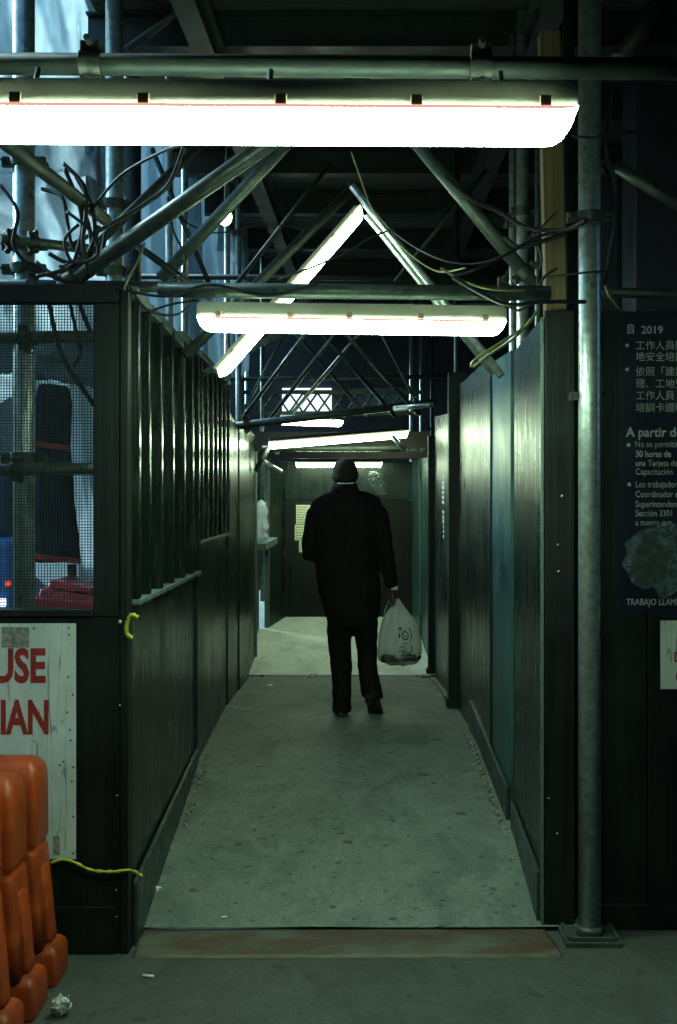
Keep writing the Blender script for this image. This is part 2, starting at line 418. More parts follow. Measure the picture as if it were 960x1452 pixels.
for i in range(nx):
    fs.append((i,off+i,off+i+1,i+1)); q=ny*W1+i; fs.append((q,q+1,off+q+1,off+q))
for j in range(ny):
    q=j*W1; fs.append((q,q+W1,off+q+W1,off+q)); q=j*W1+nx; fs.append((q,off+q,off+q+W1,q+W1))
pl.add(vs,fs,True)
tag(obj('threshold_plate',pl,M['rust']),'rusty steel threshold plate with yellow front edge across walkway entrance','threshold plate')

# ---------------------------------------------------------------- wall helpers
def vwall(x0,y0,x1,y1,z0a,z1a,z0b,z1b,th,side):
    """vertical slab from (x0,y0) to (x1,y1); a/b = bottom & top z at each end; thickness to `side` in x"""
    vs=[(x0,y0,z0a),(x1,y1,z0b),(x1,y1,z1b),(x0,y0,z1a)]
    vs+=[(v[0]+side*th,v[1],v[2]) for v in vs]
    return MB().add(vs,[(0,1,2,3),(7,6,5,4),(0,4,5,1),(1,5,6,2),(2,6,7,3),(3,7,4,0)])
def zr(py,d): return CAMZ+(CY-py)*d/F

# ---- left hoarding facing the camera
D=4.57
t=thing('plywood_hoarding','black plywood hoarding with wire mesh window facing the street on the left','hoarding',(-1.6,D,-.05))
xw=P(133,0,D).x; xs=P(171,0,D).x; xe=P(183,0,D).x
zt=zr(403,D); zwt=zr(430,D); zwb=zr(864,D)
obj('lower_panel',MB().box((-3.0,D,-.06),(xs-.003,D+.03,zwb-.03)),M['black_ply'],t,.003)
obj('lower_panel_seam_board',MB().box((-2.95,D-.012,-.04),(xs-.02,D-.001,zr(1285,D))),M['black_ply'],t,.002)
obj('top_beam',MB().box((-3.0,D-.01,zwt+.002),(xs-.003,D+.06,zt)),M['black_ply'],t,.004)
obj('stile',MB().box((xw,D-.006,zwb-.028),(xs-.003,D+.05,zwt)),M['black_ply'],t,.004)
obj('stile',MB().box((-2.35,D-.006,zwb-.028),(-2.2,D+.05,zwt)),M['black_ply'],t,.004)
obj('sill',MB().box((-2.199,D-.02,zwb-.028),(xw-.002,D+.05,zwb)),M['black_ply'],t,.004)
obj('corner_post',MB().box((xs,D-.01,-.06),(xe-.001,D+.07,zt)),M['black_ply'],t,.005)
mb=MB(); x=-2.19
while x<xw: mb.box((x-.0014,D+.030,zwb),(x+.0014,D+.033,zwt)); x+=.0118
z=zwb
while z<zwt: mb.box((-2.2,D+.0335,z-.0014),(xw,D+.0365,z+.0014)); z+=.0118
obj('wire_mesh',mb,M['wire'],t)
mb=MB()
for (px,py) in ((170,882),(166,1128),(165,1262),(165,1300),(170,1000)):
    p=P(px,py,D-.012); obj('screw_head',MB().ell(p,(.008 if py==882 else .0035,.004,.008 if py==882 else .0035),8,5),M['screw'],t)

# ---- left walkway wall, window section with studs and mesh
def left_x(y): return lerp_tab(XL,y)
t=thing('walkway_wall','dark green walkway wall on the left with upright studs over a plywood base','wall',(-1,5.5,-.02))
y0,y1=4.645,6.46
zt1=zr(413,4.6); zm=CAMZ-.43
obj('base_panel',vwall(left_x(y0)-.005,y0,left_x(y1)-.005,y1,-.08,zm-.02,.25,zm-.02,.03,-1),M['green_ply'],t)
mb=MB(); mb.bar((left_x(y0)+.005,y0,zm),(left_x(y1)+.005,y1,zm+.004),.06,.022); obj('mid_rail',mb,M['rail'],t,.003)
# top rail in three lengths, slightly out of line
segs=[(4.62,4.98,0,.0),(4.985,5.86,-.010,-.02),(5.865,6.44,.004,.01)]
for (a,b_,o0,o1) in segs:
    mb=MB(); mb.bar((left_x(a)+.002,a,zt1+o0),(left_x(b_)+.002,b_,zt1+o1-.02),.05,.046)
    obj('top_rail',mb,M['rail'],t,.004)
sp=[4.67,4.90,5.20,5.52,5.88,6.18,6.42]
for s_ in sp:
    xx=left_x(s_); obj('stud',MB().box((xx-.035,s_-.02,zm+.012),(xx+.030,s_+.02,zt1-.03)),M['stud'],t,.004)
mb=MB(); y=4.66
while y<6.44: mb.box((left_x(y)-.039,y-.0013,zm),(left_x(y)-.036,y+.0013,zt1-.03)); y+=.0125
z=zm
while z<zt1-.03: mb.add([(left_x(4.66)-.042,4.66,z),(left_x(6.44)-.042,6.44,z),(left_x(6.44)-.042,6.44,z+.0026),(left_x(4.66)-.042,4.66,z+.0026)],[(0,1,2,3)]); z+=.0125
obj('wire_mesh',mb,M['wire'],t)
mb=vwall(left_x(y0)+.022,y0,left_x(y1)+.018,y1,-.08,floorz(-1,4.6)+.26,.25,floorz(-1,6.4)+.10,.018,-1)
obj('kickboard',mb,M['kick'],t,.003)
# outer translucent backing behind studs (plastic film on street side of mesh)
# ---- left wall second section
t=thing('walkway_wall','narrow ribbed green wall section beyond the mesh windows on the left','wall',(-1.02,7.2,.3))
y0,y1=6.47,7.95; zm2=CAMZ-.255; zt2=zr(505,6.6)
obj('base_panel',vwall(left_x(y0)+.01,y0,left_x(y1)+.01,y1,.2,zm2-.014,.3,zm2-.014,.03,-1),M['green_ply'],t)
mb=MB(); mb.bar((left_x(y0)+.012,y0,zm2),(left_x(y1)+.012,y1,zm2),.05,.02); obj('mid_rail',mb,M['rail'],t,.003)
mb=MB(); mb.bar((left_x(y0)+.01,y0+.01,zt2),(left_x(y1)+.01,y1,zt2-.02),.05,.04); obj('top_rail',mb,M['rail'],t,.003)
obj('back_panel',vwall(left_x(y0)-.03,y0,left_x(y1)-.03,y1,zm2+.012,zt2-.03,zm2+.012,zt2-.05,.02,-1),M['green_ply'],t)
y=6.52
while y<7.95:
    xx=left_x(y)+.012; obj('stud',MB().box((xx-.035,y-.02,zm2+.012),(xx+.026,y+.02,zt2-.025)),M['stud'],t,.006); y+=.235
# ---- left wall third section (plain tall sheets)
t=thing('walkway_wall','plain tall green plywood sheets on the left before the kiosk opening','wall',(-1.03,8.8,.36))
for k,(a,b_) in enumerate(((7.97,8.60),(8.61,9.30),(9.31,9.80))):
    obj('plywood_sheet',vwall(left_x(a)+.02+.01*(k%2),a,left_x(b_)+.02+.01*(k%2),b_,.2,zr(600,8.6)+.06*(k==0),.2,zr(605,8.6),.025,-1),M['green_ply'],t,.002)
obj('corner_trim',MB().box((-1.03,9.80,.3),(-.985,9.84,zr(640,9.8))),M['rail'],t,.003)
# kiosk opening side: dark booth with shelf
t=thing('kiosk_booth','dark kiosk booth opening with a pale counter on the left far end','kiosk',(-1.3,10.25,.4))
obj('rear_wall',MB().box((-2.0,9.85,.3),(-1.96,10.7,2.6)),M['facade_dark'],t)
obj('counter',MB().bar((-1.02,9.86,CAMZ-.43),(-.98,10.6,CAMZ-.40),.22,.06),M['rail'],t,.004)
obj('base_panel',MB().box((-1.08,9.86,.3),(-1.05,10.66,CAMZ-.45)),M['soffit'],t)
obj('poster',MB().box((-1.9,10.62,2.0),(-1.1,10.64,2.28)),M['blue_lit'],t)
obj('jamb',MB().box((-1.0,10.66,.4),(-.955,10.72,2.25)),M['rail'],t,.004)
obj('return_panel',vwall(-.95,10.70,-.83,11.0,.4,2.2,.4,2.1,.03,-1),M['green_ply'],t)
mb=MB(); k_=0
for (x,z,rx,rz_) in ((-.965,CAMZ-.13,.055,.11),(-.965,CAMZ-.25,.06,.09),(-.98,CAMZ-.33,.07,.06)):
    q=lump((x,9.99,z),(rx,.09,rz_),k_+3,3,.35); k_+=1; mb.add(q.v,q.f,True)
tag(remeshed('plastic_sack',mb,M['plastic_bag'],.012,None,2),'white plastic sacks bunched together on the kiosk counter','sack')

# ---- back wall
t=thing('end_wall','dark green end wall with a horizontal seam closing off the walkway','wall',(-.2,11.02,.66))
DB=11.02
obj('upper_panel',MB().box((-.95,DB,zr(709,DB)+.004),(.6,DB+.03,zr(655,DB))),M['green_ply'],t,.003)
obj('lower_panel',MB().box((-.95,DB,.5),(.6,DB+.03,zr(709,DB)-.004)),M['black_ply'],t,.003)  # darker paint carries the shade on the wall's lower half
obj('door_batten',MB().box((P(411,0,DB).x-.0,DB-.012,.66),(P(413,0,DB).x,DB-.001,zr(800,DB))),M['stud'],t)
def notice(px0,py0,px1,py1,d,label,lines=7,tint='paper'):
    a=P(px0,py1,d); b_=P(px1,py0,d)
    n=thing('paper_notice',label,'notice',((a.x+b_.x)/2,d,a.z),'paper notices on the end wall')
    obj('sheet',MB().box((a.x,d-.004,a.z),(b_.x,d-.001,b_.z)),M[tint],n)
    mb=MB(); H=b_.z-a.z; W=b_.x-a.x
    for i in range(lines):
        z=b_.z-H*(i+.9)/(lines+.6); x=a.x+W*.1
        while x<b_.x-W*.12:
            w=W*random.uniform(.1,.22); w=min(w,b_.x-W*.08-x); mb.box((x,d-.0055,z-H*.025),(x+w,d-.0045,z+H*.022)); x+=w+W*.07
    obj('print',mb,M['ink'],n)
notice(420,716,440,743,DB,'yellowish paper notice highest beside the man on the end wall')
notice(418,744,438,766,DB,'paper notice in the middle of the three on the end wall',5)
notice(424,767,431,783,DB,'small narrow paper slip lowest on the end wall',4)

# reddish soffit and lintels above far end
t=thing('plywood_soffit','reddish plywood soffit over the far end of the walkway','soffit',(-.2,10.2,2.3))
obj('fascia',MB().box((-1.05,10.35,zr(650,10.35)),(.55,10.38,zr(612,10.35))),M['soffit'],t,.003)
obj('ceiling_sheet',MB().box((-1.05,10.385,2.22),(.6,11.0,2.25)),M['soffit'],t)
obj('lintel',MB().box((-1.05,9.9,zr(640,9.9)),(.62,9.96,zr(636,9.9))),M['stud'],t)

# ---- right walkway wall
def right_x(y): return lerp_tab(XR,y)
def rpanel(name,label,a,b_,za,zb,off,mat,parts=None):
    t=thing(name,label,'wall',(right_x((a+b_)/2),(a+b_)/2,floorz(.7,(a+b_)/2)))
    obj('plywood_sheet',vwall(right_x(a)+off,a,right_x(b_)+off,b_,-.05,za,.2,zb,.022,1),mat,t,.002)
    return t
t=rpanel('walkway_wall','nearest plywood wall panel on the right with pale left edge, beside the steel post',4.825,5.58,zr(450,4.82),zr(498,5.58),0,M['green_ply'])
obj('edge_trim',MB().box((right_x(4.8)-.008,4.80,-.02),(right_x(4.8)+.004,4.82,zr(450,4.8))),M['rail'],t,.001)
obj('kickboard',vwall(right_x(4.83)-.022,4.83,right_x(5.57)-.022,5.57,-.03,floorz(.7,4.8)+.23,.1,floorz(.7,5.5)+.14,.018,1),M['kick'],t,.003)
t=rpanel('walkway_wall','teal painted plywood wall panel on the right, second from the entrance',5.66,7.85,zr(497,5.66),zr(545,7.85),-.005,M['teal_ply'])
obj('plywood_sheet',vwall(right_x(6.30)-.012,6.30,right_x(7.84)-.012,7.84,.2,zr(505,6.3),.2,zr(548,7.84),.006,1),M['green_ply'],t,.001)
obj('kickboard',vwall(right_x(5.67)-.027,5.67,right_x(7.1)-.027,7.1,.05,floorz(.7,5.67)+.16,.25,floorz(.7,7.1)+.19,.018,1),M['kick'],t,.003)
obj('gap_batten',MB().box((right_x(5.6)+.006,5.59,0),(right_x(5.6)+.06,5.65,zr(500,5.6))),M['black_ply'],t,.003)
t=thing('timber_post','black timber post on the right between the teal panel and the lettered panels','post',(.6,8.1,.38))
obj('shaft',MB().box((right_x(8)-.07,7.87,.3),(right_x(8)+.06,8.0,zr(528,7.9))),M['black_ply'],t,.006)
obj('base_block',MB().box((right_x(8)-.085,7.86,.3),(right_x(8)+.06,8.01,.44)),M['black_ply'],t,.006)
t=rpanel('walkway_wall','glossy wall panel on the right carrying the faded blue lettering',8.02,9.35,zr(585,8.1),zr(590,9.3),-.01,M['green_ply'])
a_=Vector((right_x(8.5)-.014,8.55,zr(765,8.6)))
lx=Vector((right_x(9.0)-right_x(8.55),.45,0)).normalized()
mb=MB(); 
bx=right_x(8.75)-.013
mb.add([(right_x(8.42)-.0125,8.42,zr(795,8.5)),(right_x(8.95)-.0125,8.95,zr(795,8.5)),(right_x(8.95)-.0125,8.95,zr(660,8.9)),(right_x(8.42)-.0125,8.42,zr(660,8.7))],[(0,1,2,3)])
obj('painted_band',mb,simple('faded_blue_band',(.03,.04,.10),.35,0,.5,10),t)
# rotated lettering running up the wall: short white bars as worn strokes
mb=MB(); z=zr(785,8.6)
for i,(h,w) in enumerate(((.030,.12),(.03,.10),(.0,0),(.025,.16),(.022,.16),(.022,.16),(.03,.18),(.022,.18),(.022,.18),(.0,0),(.022,.2),(.022,.2),(.022,.2),(.03,.2),(.022,.2),(.035,.16),(.025,.12),(.03,.14))):
    if h:
        ya=8.50; yb=ya+w*1.7; mb.add([(right_x(ya)-.0165,ya,z),(right_x(yb)-.0165,yb,z),(right_x(yb)-.0165,yb,z+h),(right_x(ya)-.0165,ya,z+h)],[(0,1,2,3)])
    z+=.038
obj('worn_lettering',mb,M['white_text'],t)
t=thing('timber_post','second black timber post on the right, beside the carried bag','post',(.5,9.42,.38))
obj('shaft',MB().box((right_x(9.5)-.055,9.38,.3),(right_x(9.5)+.05,9.47,zr(618,9.4))),M['black_ply'],t,.006)
obj('base_block',MB().box((right_x(9.5)-.07,9.37,.3),(right_x(9.5)+.05,9.48,.42)),M['black_ply'],t,.006)
t=rpanel('walkway_wall','bright glossy plywood panel at the far right end of the walkway',9.50,11.0,zr(648,9.6),zr(652,11),-.01,M['teal_ply'])
obj('edge_trim',MB().box((right_x(10.3)-.03,10.28,.5),(right_x(10.3)-.012,10.31,zr(650,10.3))),M['rail'],t,.002)

# ---- right front: end column + hoarding with posters
t=thing('timber_column','black boxed timber column at the right side of the walkway entrance','column',(.78,4.6,.02))
xa=right_x(4.8)+.008; xb=P(815,0,4.8).x
obj('front_board',MB().box((xa,4.802,-.05),(xb,4.82,zr(440,4.8))),M['black_ply'],t,.003)
obj('side_board',MB().box((xb-.02,4.823,-.05),(xb,4.86,zr(440,4.8))),M['black_ply'],t,.003)
mb=MB()
for (px,py) in ((797,703),(791,772),(792,810),(778,1132),(790,1182)): obj('staple',MB().ell(P(px,py,4.80),(.004,.003,.004),8,5),M['butt'],t)
t=thing('plywood_hoarding','black plywood hoarding on the right behind the steel post, carrying the posters','hoarding',(1.3,4.75,.02))
obj('panel',MB().box((xb+.004,4.86,-.05),(1.19,4.885,zr(441,4.86))),M['black_ply'],t,.003)
obj('panel',MB().box((1.196,4.86,-.05),(2.5,4.885,zr(441,4.86))),M['black_ply'],t,.003)
obj('base_board',MB().box((xb+.004,4.845,-.05),(2.5,4.858,zr(1282,4.85))),M['black_ply'],t,.003)
# navy safety poster
DP=4.856
t=thing('safety_poster','torn navy poster with white Chinese and Spanish text on the right hoarding','poster',(1.35,DP,zr(875,DP)))
pa=P(877,872,DP); pb=P(877,446,DP)
ply=[(pa.x,DP,pa.z+.02),(pa.x+.05,DP,pa.z-.005),(pa.x+.12,DP,pa.z+.012),(pa.x+.2,DP,pa.z-.015),(pa.x+.33,DP,pa.z),(pa.x+.62,DP,pa.z+.01),(pa.x+.62,DP,pb.z),(pa.x,DP,pb.z)]
obj('sheet',MB().prism(ply,(0,-.002,0)),M['navy'],t)
def T(s,px,py,hpx,xs=.8,bold=0.0):   # baseline-left in pixels
    p=P(px,py,DP-.003); return (s,p.x,p.z,hpx*DP/F,xs,bold)
W_=M['white_text']
lines=[T('2019',909,473,11,1.0,.015),T('A partir de',888,619,13,.95,.02),
 T('No se permitirá',900,634,9,.80),T('30 horas de',901,648,9,.82,.02),T('una Tarjeta de',901,661,9,.80),T('Capacitación',901,673,9,.80),
 T('Los trabajadores',901,691,9,.78),T('Coordinador de',901,705,9,.78),T('Superintendente',901,719,9,.78),T('Sección 3301',901,732,9,.78),T('a menos que',901,745,9,.78),
 T('自',888,472,11,.8,.01),T('工作人員除',901,495,10,.98),T('地安全培訓',901,511,10,.98),T('依照「建築',901,532,10,.98),T('理、工地安',901,549,10,.98),T('工作人員．',901,566,10,.98),T('培訓卡證明',901,583,10,.98),
 T('TRABAJO LLAME',888,858,9,.8)]
for l_ in lines: text_mesh('white_text',[l_],W_,t,(0,DP-.0025,0),(1,0,0),(0,0,1),proud=0)
mb=MB()
for (px,py) in ((889,490),(889,524),(891,631),(892,687)):
    p=P(px,py,DP); obj('bullet',MB().box((p.x-.007,DP-.004,p.z-.007),(p.x+.007,DP-.0028,p.z+.007)),W_,t)
# peeled smudge: ragged pale residue around a dark disc
def blob(cx,cy,rx,ry,d,n=40,amp=.25,seed=0):
    c=P(cx,cy,d); return [(c.x+rx*d/F*math.cos(2*math.pi*k/n)*(1+amp*mnoise.noise((math.cos(6.28*k/n)*2+seed,math.sin(6.28*k/n)*2,seed))),d,c.z+ry*d/F*math.sin(2*math.pi*k/n)*(1+amp*mnoise.noise((math.cos(6.28*k/n)*2,math.sin(6.28*k/n)*2+seed,seed)))) for k in range(n)]
m,nt,b=newmat('peeled_residue'); v=coords(nt)
c=mixc(nt,ramp(nt,noise(nt,v,28,8,.75,1.5),[(.42,0),(.62,1)]),(.012,.018,.025),(.11,.16,.16)); nt.links.new(c,b.inputs['Base Color']); b.inputs['Roughness'].default_value=.5
obj('peeled_residue',MB().prism(blob(935,795,52,52,DP-.0022,48,.5,3),(0,-.0006,0)),m,t)
obj('dark_disc',MB().prism(blob(921,800,25,34,DP-.0031,36,.2,8),(0,-.0006,0)),simple('sticker_remains',(.035,.055,.04),.5,0,.7,30),t)
# small white sign with red letters
DS=4.842
t=thing('warning_sign','small white sign with red letters below the navy poster','sign',(1.3,DS,zr(978,DS)))
a=P(936,977,DS); b_=P(936,880,DS)
obj('board',MB().box((a.x,DS-.004,a.z),(a.x+.40,DS,b_.z)),M['sign_white'],t,.001)
for l_ in [('D',P(955,938,DS).x,P(955,938,DS).z,.042,.85,.03),('C',P(957,968,DS).x,P(957,968,DS).z,.055,.9,.03)]: text_mesh('red_text',[l_],M['red_paint'],t,(0,DS-.0045,0),(1,0,0),(0,0,1),proud=.0)
# pedestrian sign left
DS=4.553
t=thing('pedestrian_sign','worn white board with red capitals USE and IAN behind the orange barriers','sign',(-1.5,DS,zr(1218,DS)))
a=P(108,1218,DS); b_=P(108,884,DS)
obj('board',MB().box((-2.05,DS-.004,a.z),(a.x,DS,b_.z)),M['sign_white'],t,.001)
def TX(s,pxr,py,hpx,xs):
    cu=bpy.data.curves.new('t','FONT'); cu.body=s; cu.size=1; cu.align_x='RIGHT'
    return s
def right_text(s,pxr,pyb,hpx,wpx,bold):
    k=hpx*DS/F/.70; w=len(s)*0.62*k; return (s,P(pxr-wpx,0,DS).x,P(0,pyb,DS).z,hpx*DS/F,wpx*DS/F/w,bold)
for l_ in [right_text('USE',74,966,46,86,.035),right_text('IAN',78,1039,46,78,.035)]: text_mesh('red_text',[l_],M['red_paint'],t,(0,DS-.0048,0),(1,0,0),(0,0,1),proud=0)
mb=MB()
for (px,py) in ((98,890),(98,900),(48,891),(97,960),(103,985),(95,1010),(99,1035),(100,1050),(104,1088),(102,1108),(104,1158),(103,1210),(90,1080),(85,1085)):
    obj('nail',MB().ell(P(px,py,DS-.005),(.0045,.0025,.0045),8,5),M['nail'],t)
M['stk']=simple('grey_sticker',(.24,.23,.18),.7,0,.6,60)
p=P(3,918,DS); q=P(42,889,DS); obj('sticker_remains',MB().box((p.x,DS-.0052,p.z),(q.x,DS-.0042,q.z)),M['stk'],t); mb=MB(); p=P(76,1212,DS); q=P(85,1185,DS); mb.box((p.x,DS-.0052,p.z),(q.x,DS-.0042,q.z))
obj('sticker_remains',mb,M['stk'],t)

# ---------------------------------------------------------------- lamps
def batten(label, p0, p1, hh, dh, w, tube, up=(0,0,1), clips=(.1,.33,.56,.8), group='batten lamps above the walkway', hmat='housing', ed=.055):
    p0=Vector(p0); p1=Vector(p1); ex=(p1-p0); L=ex.length; ex.normalize()
    ez=Vector(up); ez=(ez-ex*ez.dot(ex)).normalized(); ey=ez.cross(ex)
    def W(a,b_,c): return p0+ex*a+ey*b_+ez*c
    t=thing('batten_lamp',label,'lamp',(p0+p1)/2,group)
    s_=MB()
    sec=[(-w*.40,0),(-w*.40,hh*.30),(-w*.28,hh),(w*.28,hh),(w*.40,hh*.30),(w*.40,0)]
    rings=[[W(x,y*k,z*(1 if k==1 else .8)) for y,z in sec] for x,k in ((.0,.86),(.012,1),(L-.012,1),(L,.86))]
    s_.loft(rings,True,False); obj('housing',s_,M[hmat],t,.004)
    d=MB(); n=10; rings=[]
    cs=[(-w*.445,-.001)]+[(w*.5*math.cos(math.pi+math.pi*k/n)*.98, -dh*(abs(math.sin(math.pi*k/n))**.55)) for k in range(1,n)]+[(w*.445,-.001)]  # glowing lip reaches past the housing, added to light its sides
    for x,k in ((.004,.10),(.004+ed*.12,.45),(.004+ed*.4,.80),(.004+ed*.72,.97),(.004+ed,1),(L-.004-ed,1),(L-.004-ed*.72,.97),(L-.004-ed*.4,.80),(L-.004-ed*.12,.45),(L-.004,.10)):
        rings.append([W(x,y,z*k) for y,z in cs])
    d.loft(rings,True,True); obj('diffuser',d,M[tube],t)
    for sg in (-1,1):
        e=MB(); e.loft([[W(x,sg*(w*(.452 if w>.115 else .475)*a),z) for a,z in ((1.0,.0),(1.0,-.10*dh),(.985,-.17*dh),(.95,-.17*dh),(.96,0))] for x in (.01,L-.01)],True,False)
        obj('added_glow_rim',e,M['rim_'+tube],t)  # added emissive strip imitating the warm halo at the lamp edge
    for k in clips:
        c=MB(); c.obox(W(L*k,0,hh*.16),ex,ey,ez,.012,w*.40+.004,hh*.22)
        obj('clip',c,M['clip'],t,.002)
    return t
p0=P(-58,159,2.30); p1=P(815,164,2.34)
t=batten('largest nearest glowing batten lamp across the top of the view',p0,p1,.060,.060,.12,'tube',(0,.05,1),(.10,.302,.52,.737,.945))
for k in (.12,.5,.88):
    q=p0.lerp(p1,k); m_=MB(); m_.tube([q+Vector((0,0,.045)),q+Vector((0,.03,.10))],.006,8); obj('hanger',m_,M['galv_dirty'],t)
p0=P(280,452,4.36); p1=P(717,458,4.40)
batten('second glowing batten lamp hanging under the pipe over the entrance',p0,p1,.062,.050,.11,'tube',(0,.05,1),(.07,.30,.49,.72,.93))
batten('slanting glowing lamp tied to the left leg of the scaffold peak',P(511,297,5.65),P(309,529,5.2),.03,.040,.075,'tube_diag',(-.72,.35,.62),(.2,.6,.9))
batten('third level lamp, slightly tilted, above the man',P(381,627,9.55),P(578,611,9.75),.03,.06,.10,'tube_far',(0,.05,1),(.05,.35,.6,.95),hmat='beam', ed=.02)
batten('low lamp right behind the man\'s head',P(419,656,10.7),P(542,656,10.7),.03,.045,.10,'tube_far',(0,.05,1),(.1,.9),hmat='beam', ed=.02)
batten('lamp partly hidden by a dark pipe above the third lamp',P(400,594,11.4),P(482,596,10.9),.04,.062,.12,'tube_far',(0,.05,1),(.1,.5,.9),hmat='beam', ed=.02)
# shorter chips of lamp light between pipes (a lamp running lengthwise behind the crossing pipe)
t=thing('hanging_bulb','bare hanging bulb glowing among the braces at upper left','bulb',P(319,305,7.5))
mb=MB(); mb.ell(P(319,308,7.5),(.046,.046,.056),14,9); obj('glass',mb,M['bulb'],t)
mb=MB(); mb.tube([P(320,298,7.5),P(320,290,7.5)],.02,10); mb.tube([P(320,290,7.5),P(322,200,7.6),P(330,80,7.8)],.006,6); obj('socket_and_cord',mb,M['cable'],t)

# ---------------------------------------------------------------- scaffold
def coupler(mb, c, axis, r):
    """clamp round a pipe, with bolt"""
    c=Vector(c); a=Vector(axis).normalized(); u=a.cross(Vector((0,1,0)));
    if u.length<.1: u=Vector((1,0,0))
    u.normalize(); w=a.cross(u)
    mb.tube([c-a*.024,c+a*.024],r*1.28,14)
    for s_ in (-1,1):
        mb.obox(c+u*s_*r*1.6,a,u,w,.022,r*.45,.014)
        mb.tube([c+u*s_*r*1.8-w*.045,c+u*s_*r*1.8+w*.045],.008,8); mb.tube([c+u*s_*r*1.8-w*.05,c+u*s_*r*1.8-w*.036],.014,6)
def pipe(name,label,cat,pts,r,mat,group=None,couplers=(),spl=False,extra=None):
    a,b_=Vector(pts[0]),Vector(pts[-1])
    if abs(a.z-b_.z)>.05: base=a if a.z<b_.z else b_
    else: base=(a+b_)/2
    t=thing(name,label,cat,base,group)
    mb=MB(); mb.tube(spline(pts) if spl else pts,r,20,True); obj('tube',mb,M[mat],t)
    ax=(b_-a).normalized()
    for k in couplers:
        m_=MB(); coupler(m_,a.lerp(b_,k),ax,r); obj('coupler',m_,M['coupler'],t,.002)
    if extra: extra(t)
    return t
G1='horizontal scaffold pipes'; G2='upright scaffold posts'; G3='diagonal scaffold braces'
pipe('scaffold_ledger','thick dark pipe crossing above the nearest lamp','scaffold pipe',[P(-150,89,2.46),P(1120,99,2.46)],.0235,'galv_dark',G1,(.655,.22))
pipe('scaffold_ledger','grey pipe directly above the second lamp over the entrance','scaffold pipe',[P(225,411,4.44),P(780,416,4.46)],.030,'galv_dirty',G1,(.88,))
pipe('scaffold_ledger','dark pipe along the top of the left hoarding','scaffold pipe',[P(-120,402,4.85),P(300,408,4.75)],.024,'galv_dark',G1,(.4,))
pipe('scaffold_ledger','upper horizontal pipe seen through the mesh window','scaffold pipe',[P(-140,481,4.86),P(170,477,4.86)],.026,'galv_dirty',G1,(.56,))
pipe('scaffold_ledger','lower horizontal pipe seen through the mesh window','scaffold pipe',[P(-140,667,4.86),P(170,664,4.86)],.026,'galv_dirty',G1,(.53,))
pipe('scaffold_ledger','short pipe clamped to the left post above the hoarding','scaffold pipe',[P(0,338,4.8),P(150,356,5.1)],.022,'galv_dirty',G1,(.1,.3))
pipe('scaffold_ledger','dark pipe above the right hoarding','scaffold pipe',[P(848,414,4.85),P(1050,420,4.85)],.022,'galv_dark',G1)
pipe('scaffold_ledger','distant dark crossing pipe above the third lamp','scaffold pipe',[P(318,606,8.6),P(620,570,8.9)],.030,'galv_dirty',G1,(.1,.9))
pipe('scaffold_ledger','short pale pipe stub meeting the black post at right','scaffold pipe',[P(560,579,8.4),P(612,574,8.0)],.020,'galv',G1)
pipe('scaffold_ledger','distant pipe level with the low lamp','scaffold pipe',[P(372,636,9.9),P(575,636,9.9)],.026,'galv_dark',G1,(.1,))
# posts
def post(label,px,d,r,mat,ytop=-80,zb=None,couplers=(),pxt=None,cat='scaffold post'):
    b_=P(px,0,d); b_.z=zb if zb is not None else -.2
    tp=P(pxt if pxt is not None else px,ytop,d); tp.z=min(tp.z,4.38)
    H=tp.z-b_.z; ks=[(zr(y,d)-b_.z)/H for y in couplers]
    return pipe('scaffold_post',label,cat,[b_,tp],r,mat,G2,ks)
def base_plate(t):
    c=P(836,1328,4.71); z=floorz(.9,4.5)
    obj('base_plate',MB().box((c.x-.118,4.61,z-.002),(c.x+.118,4.80,z+.022)),M['galv_dirty'],t,.003)
    m_=MB(); m_.bar((c.x-.10,4.63,z+.030),(c.x-.10,4.79,z+.030),.012,.016); m_.bar((c.x+.10,4.63,z+.030),(c.x+.10,4.79,z+.030),.012,.016); m_.bar((c.x-.094,4.625,z+.030),(c.x+.094,4.625,z+.030),.012,.016)
    obj('plate_lip',m_,M['galv_dirty'],t)
    m_=MB(); m_.tube([(c.x,4.71,z+.02),(c.x,4.71,z+.06)],.055,18); obj('foot_collar',m_,M['galv_dirty'],t)
    m_=MB(); m_.tube([P(841,404,4.668),P(841,404,4.660)],.011,12); obj('pin_hole',m_,M['cable'],t)
t=thing('scaffold_post','thick steel post with a square base plate at right of the entrance','scaffold post',P(836,1330,4.71),G2)
mb=MB(); b_=P(836,1340,4.71); b_.z=floorz(.9,4.5); tp=P(836,-80,4.71); tp.z=4.38; mb.tube([b_,tp],.0465,28); obj('tube',mb,M['galv'],t); base_plate(t)
m_=MB(); coupler(m_,P(836,309,4.71),(0,0,1),.046); obj('coupler',m_,M['coupler'],t,.002)
m_=MB(); m_.tube([P(816,562,4.71),P(858,558,4.71)],.0095,8); m_.obox(P(813,562,4.71),Vector((1,0,0)),Vector((0,1,0)),Vector((0,0,1)),.016,.012,.018); obj('bolt',m_,M['coupler'],t)
post('thick steel post behind the mesh window at far left',34,4.98,.047,'galv',couplers=(230,348,382,480,650))
t=post('steel post just left of the braces, with a bright streak',162,5.6,.043,'galv',couplers=(290,385))
post('dark thick post behind the top left sheeting',188,6.6,.050,'galv_dark')
post('slim post near the left braces, third from the left hoarding corner',240,6.4,.022,'galv',couplers=(300,))
post('slim post directly left of the hanging bulb cord',262,7.2,.022,'galv')
post('thin far post below the hanging bulb',322,8.4,.022,'galv')
post('thin far post right of the hanging bulb',338,8.9,.022,'galv',couplers=(330,))
post('thin far post above the ribbed wall section',350,12.5,.022,'galv')
post('thin far post above the lettering panel',583,13.0,.022,'galv')
post('thin far post beside the black timber post top',597,13.4,.020,'galv')
post('slim bright post at right, left one of a close pair',727,6.2,.020,'galv',couplers=(318,))
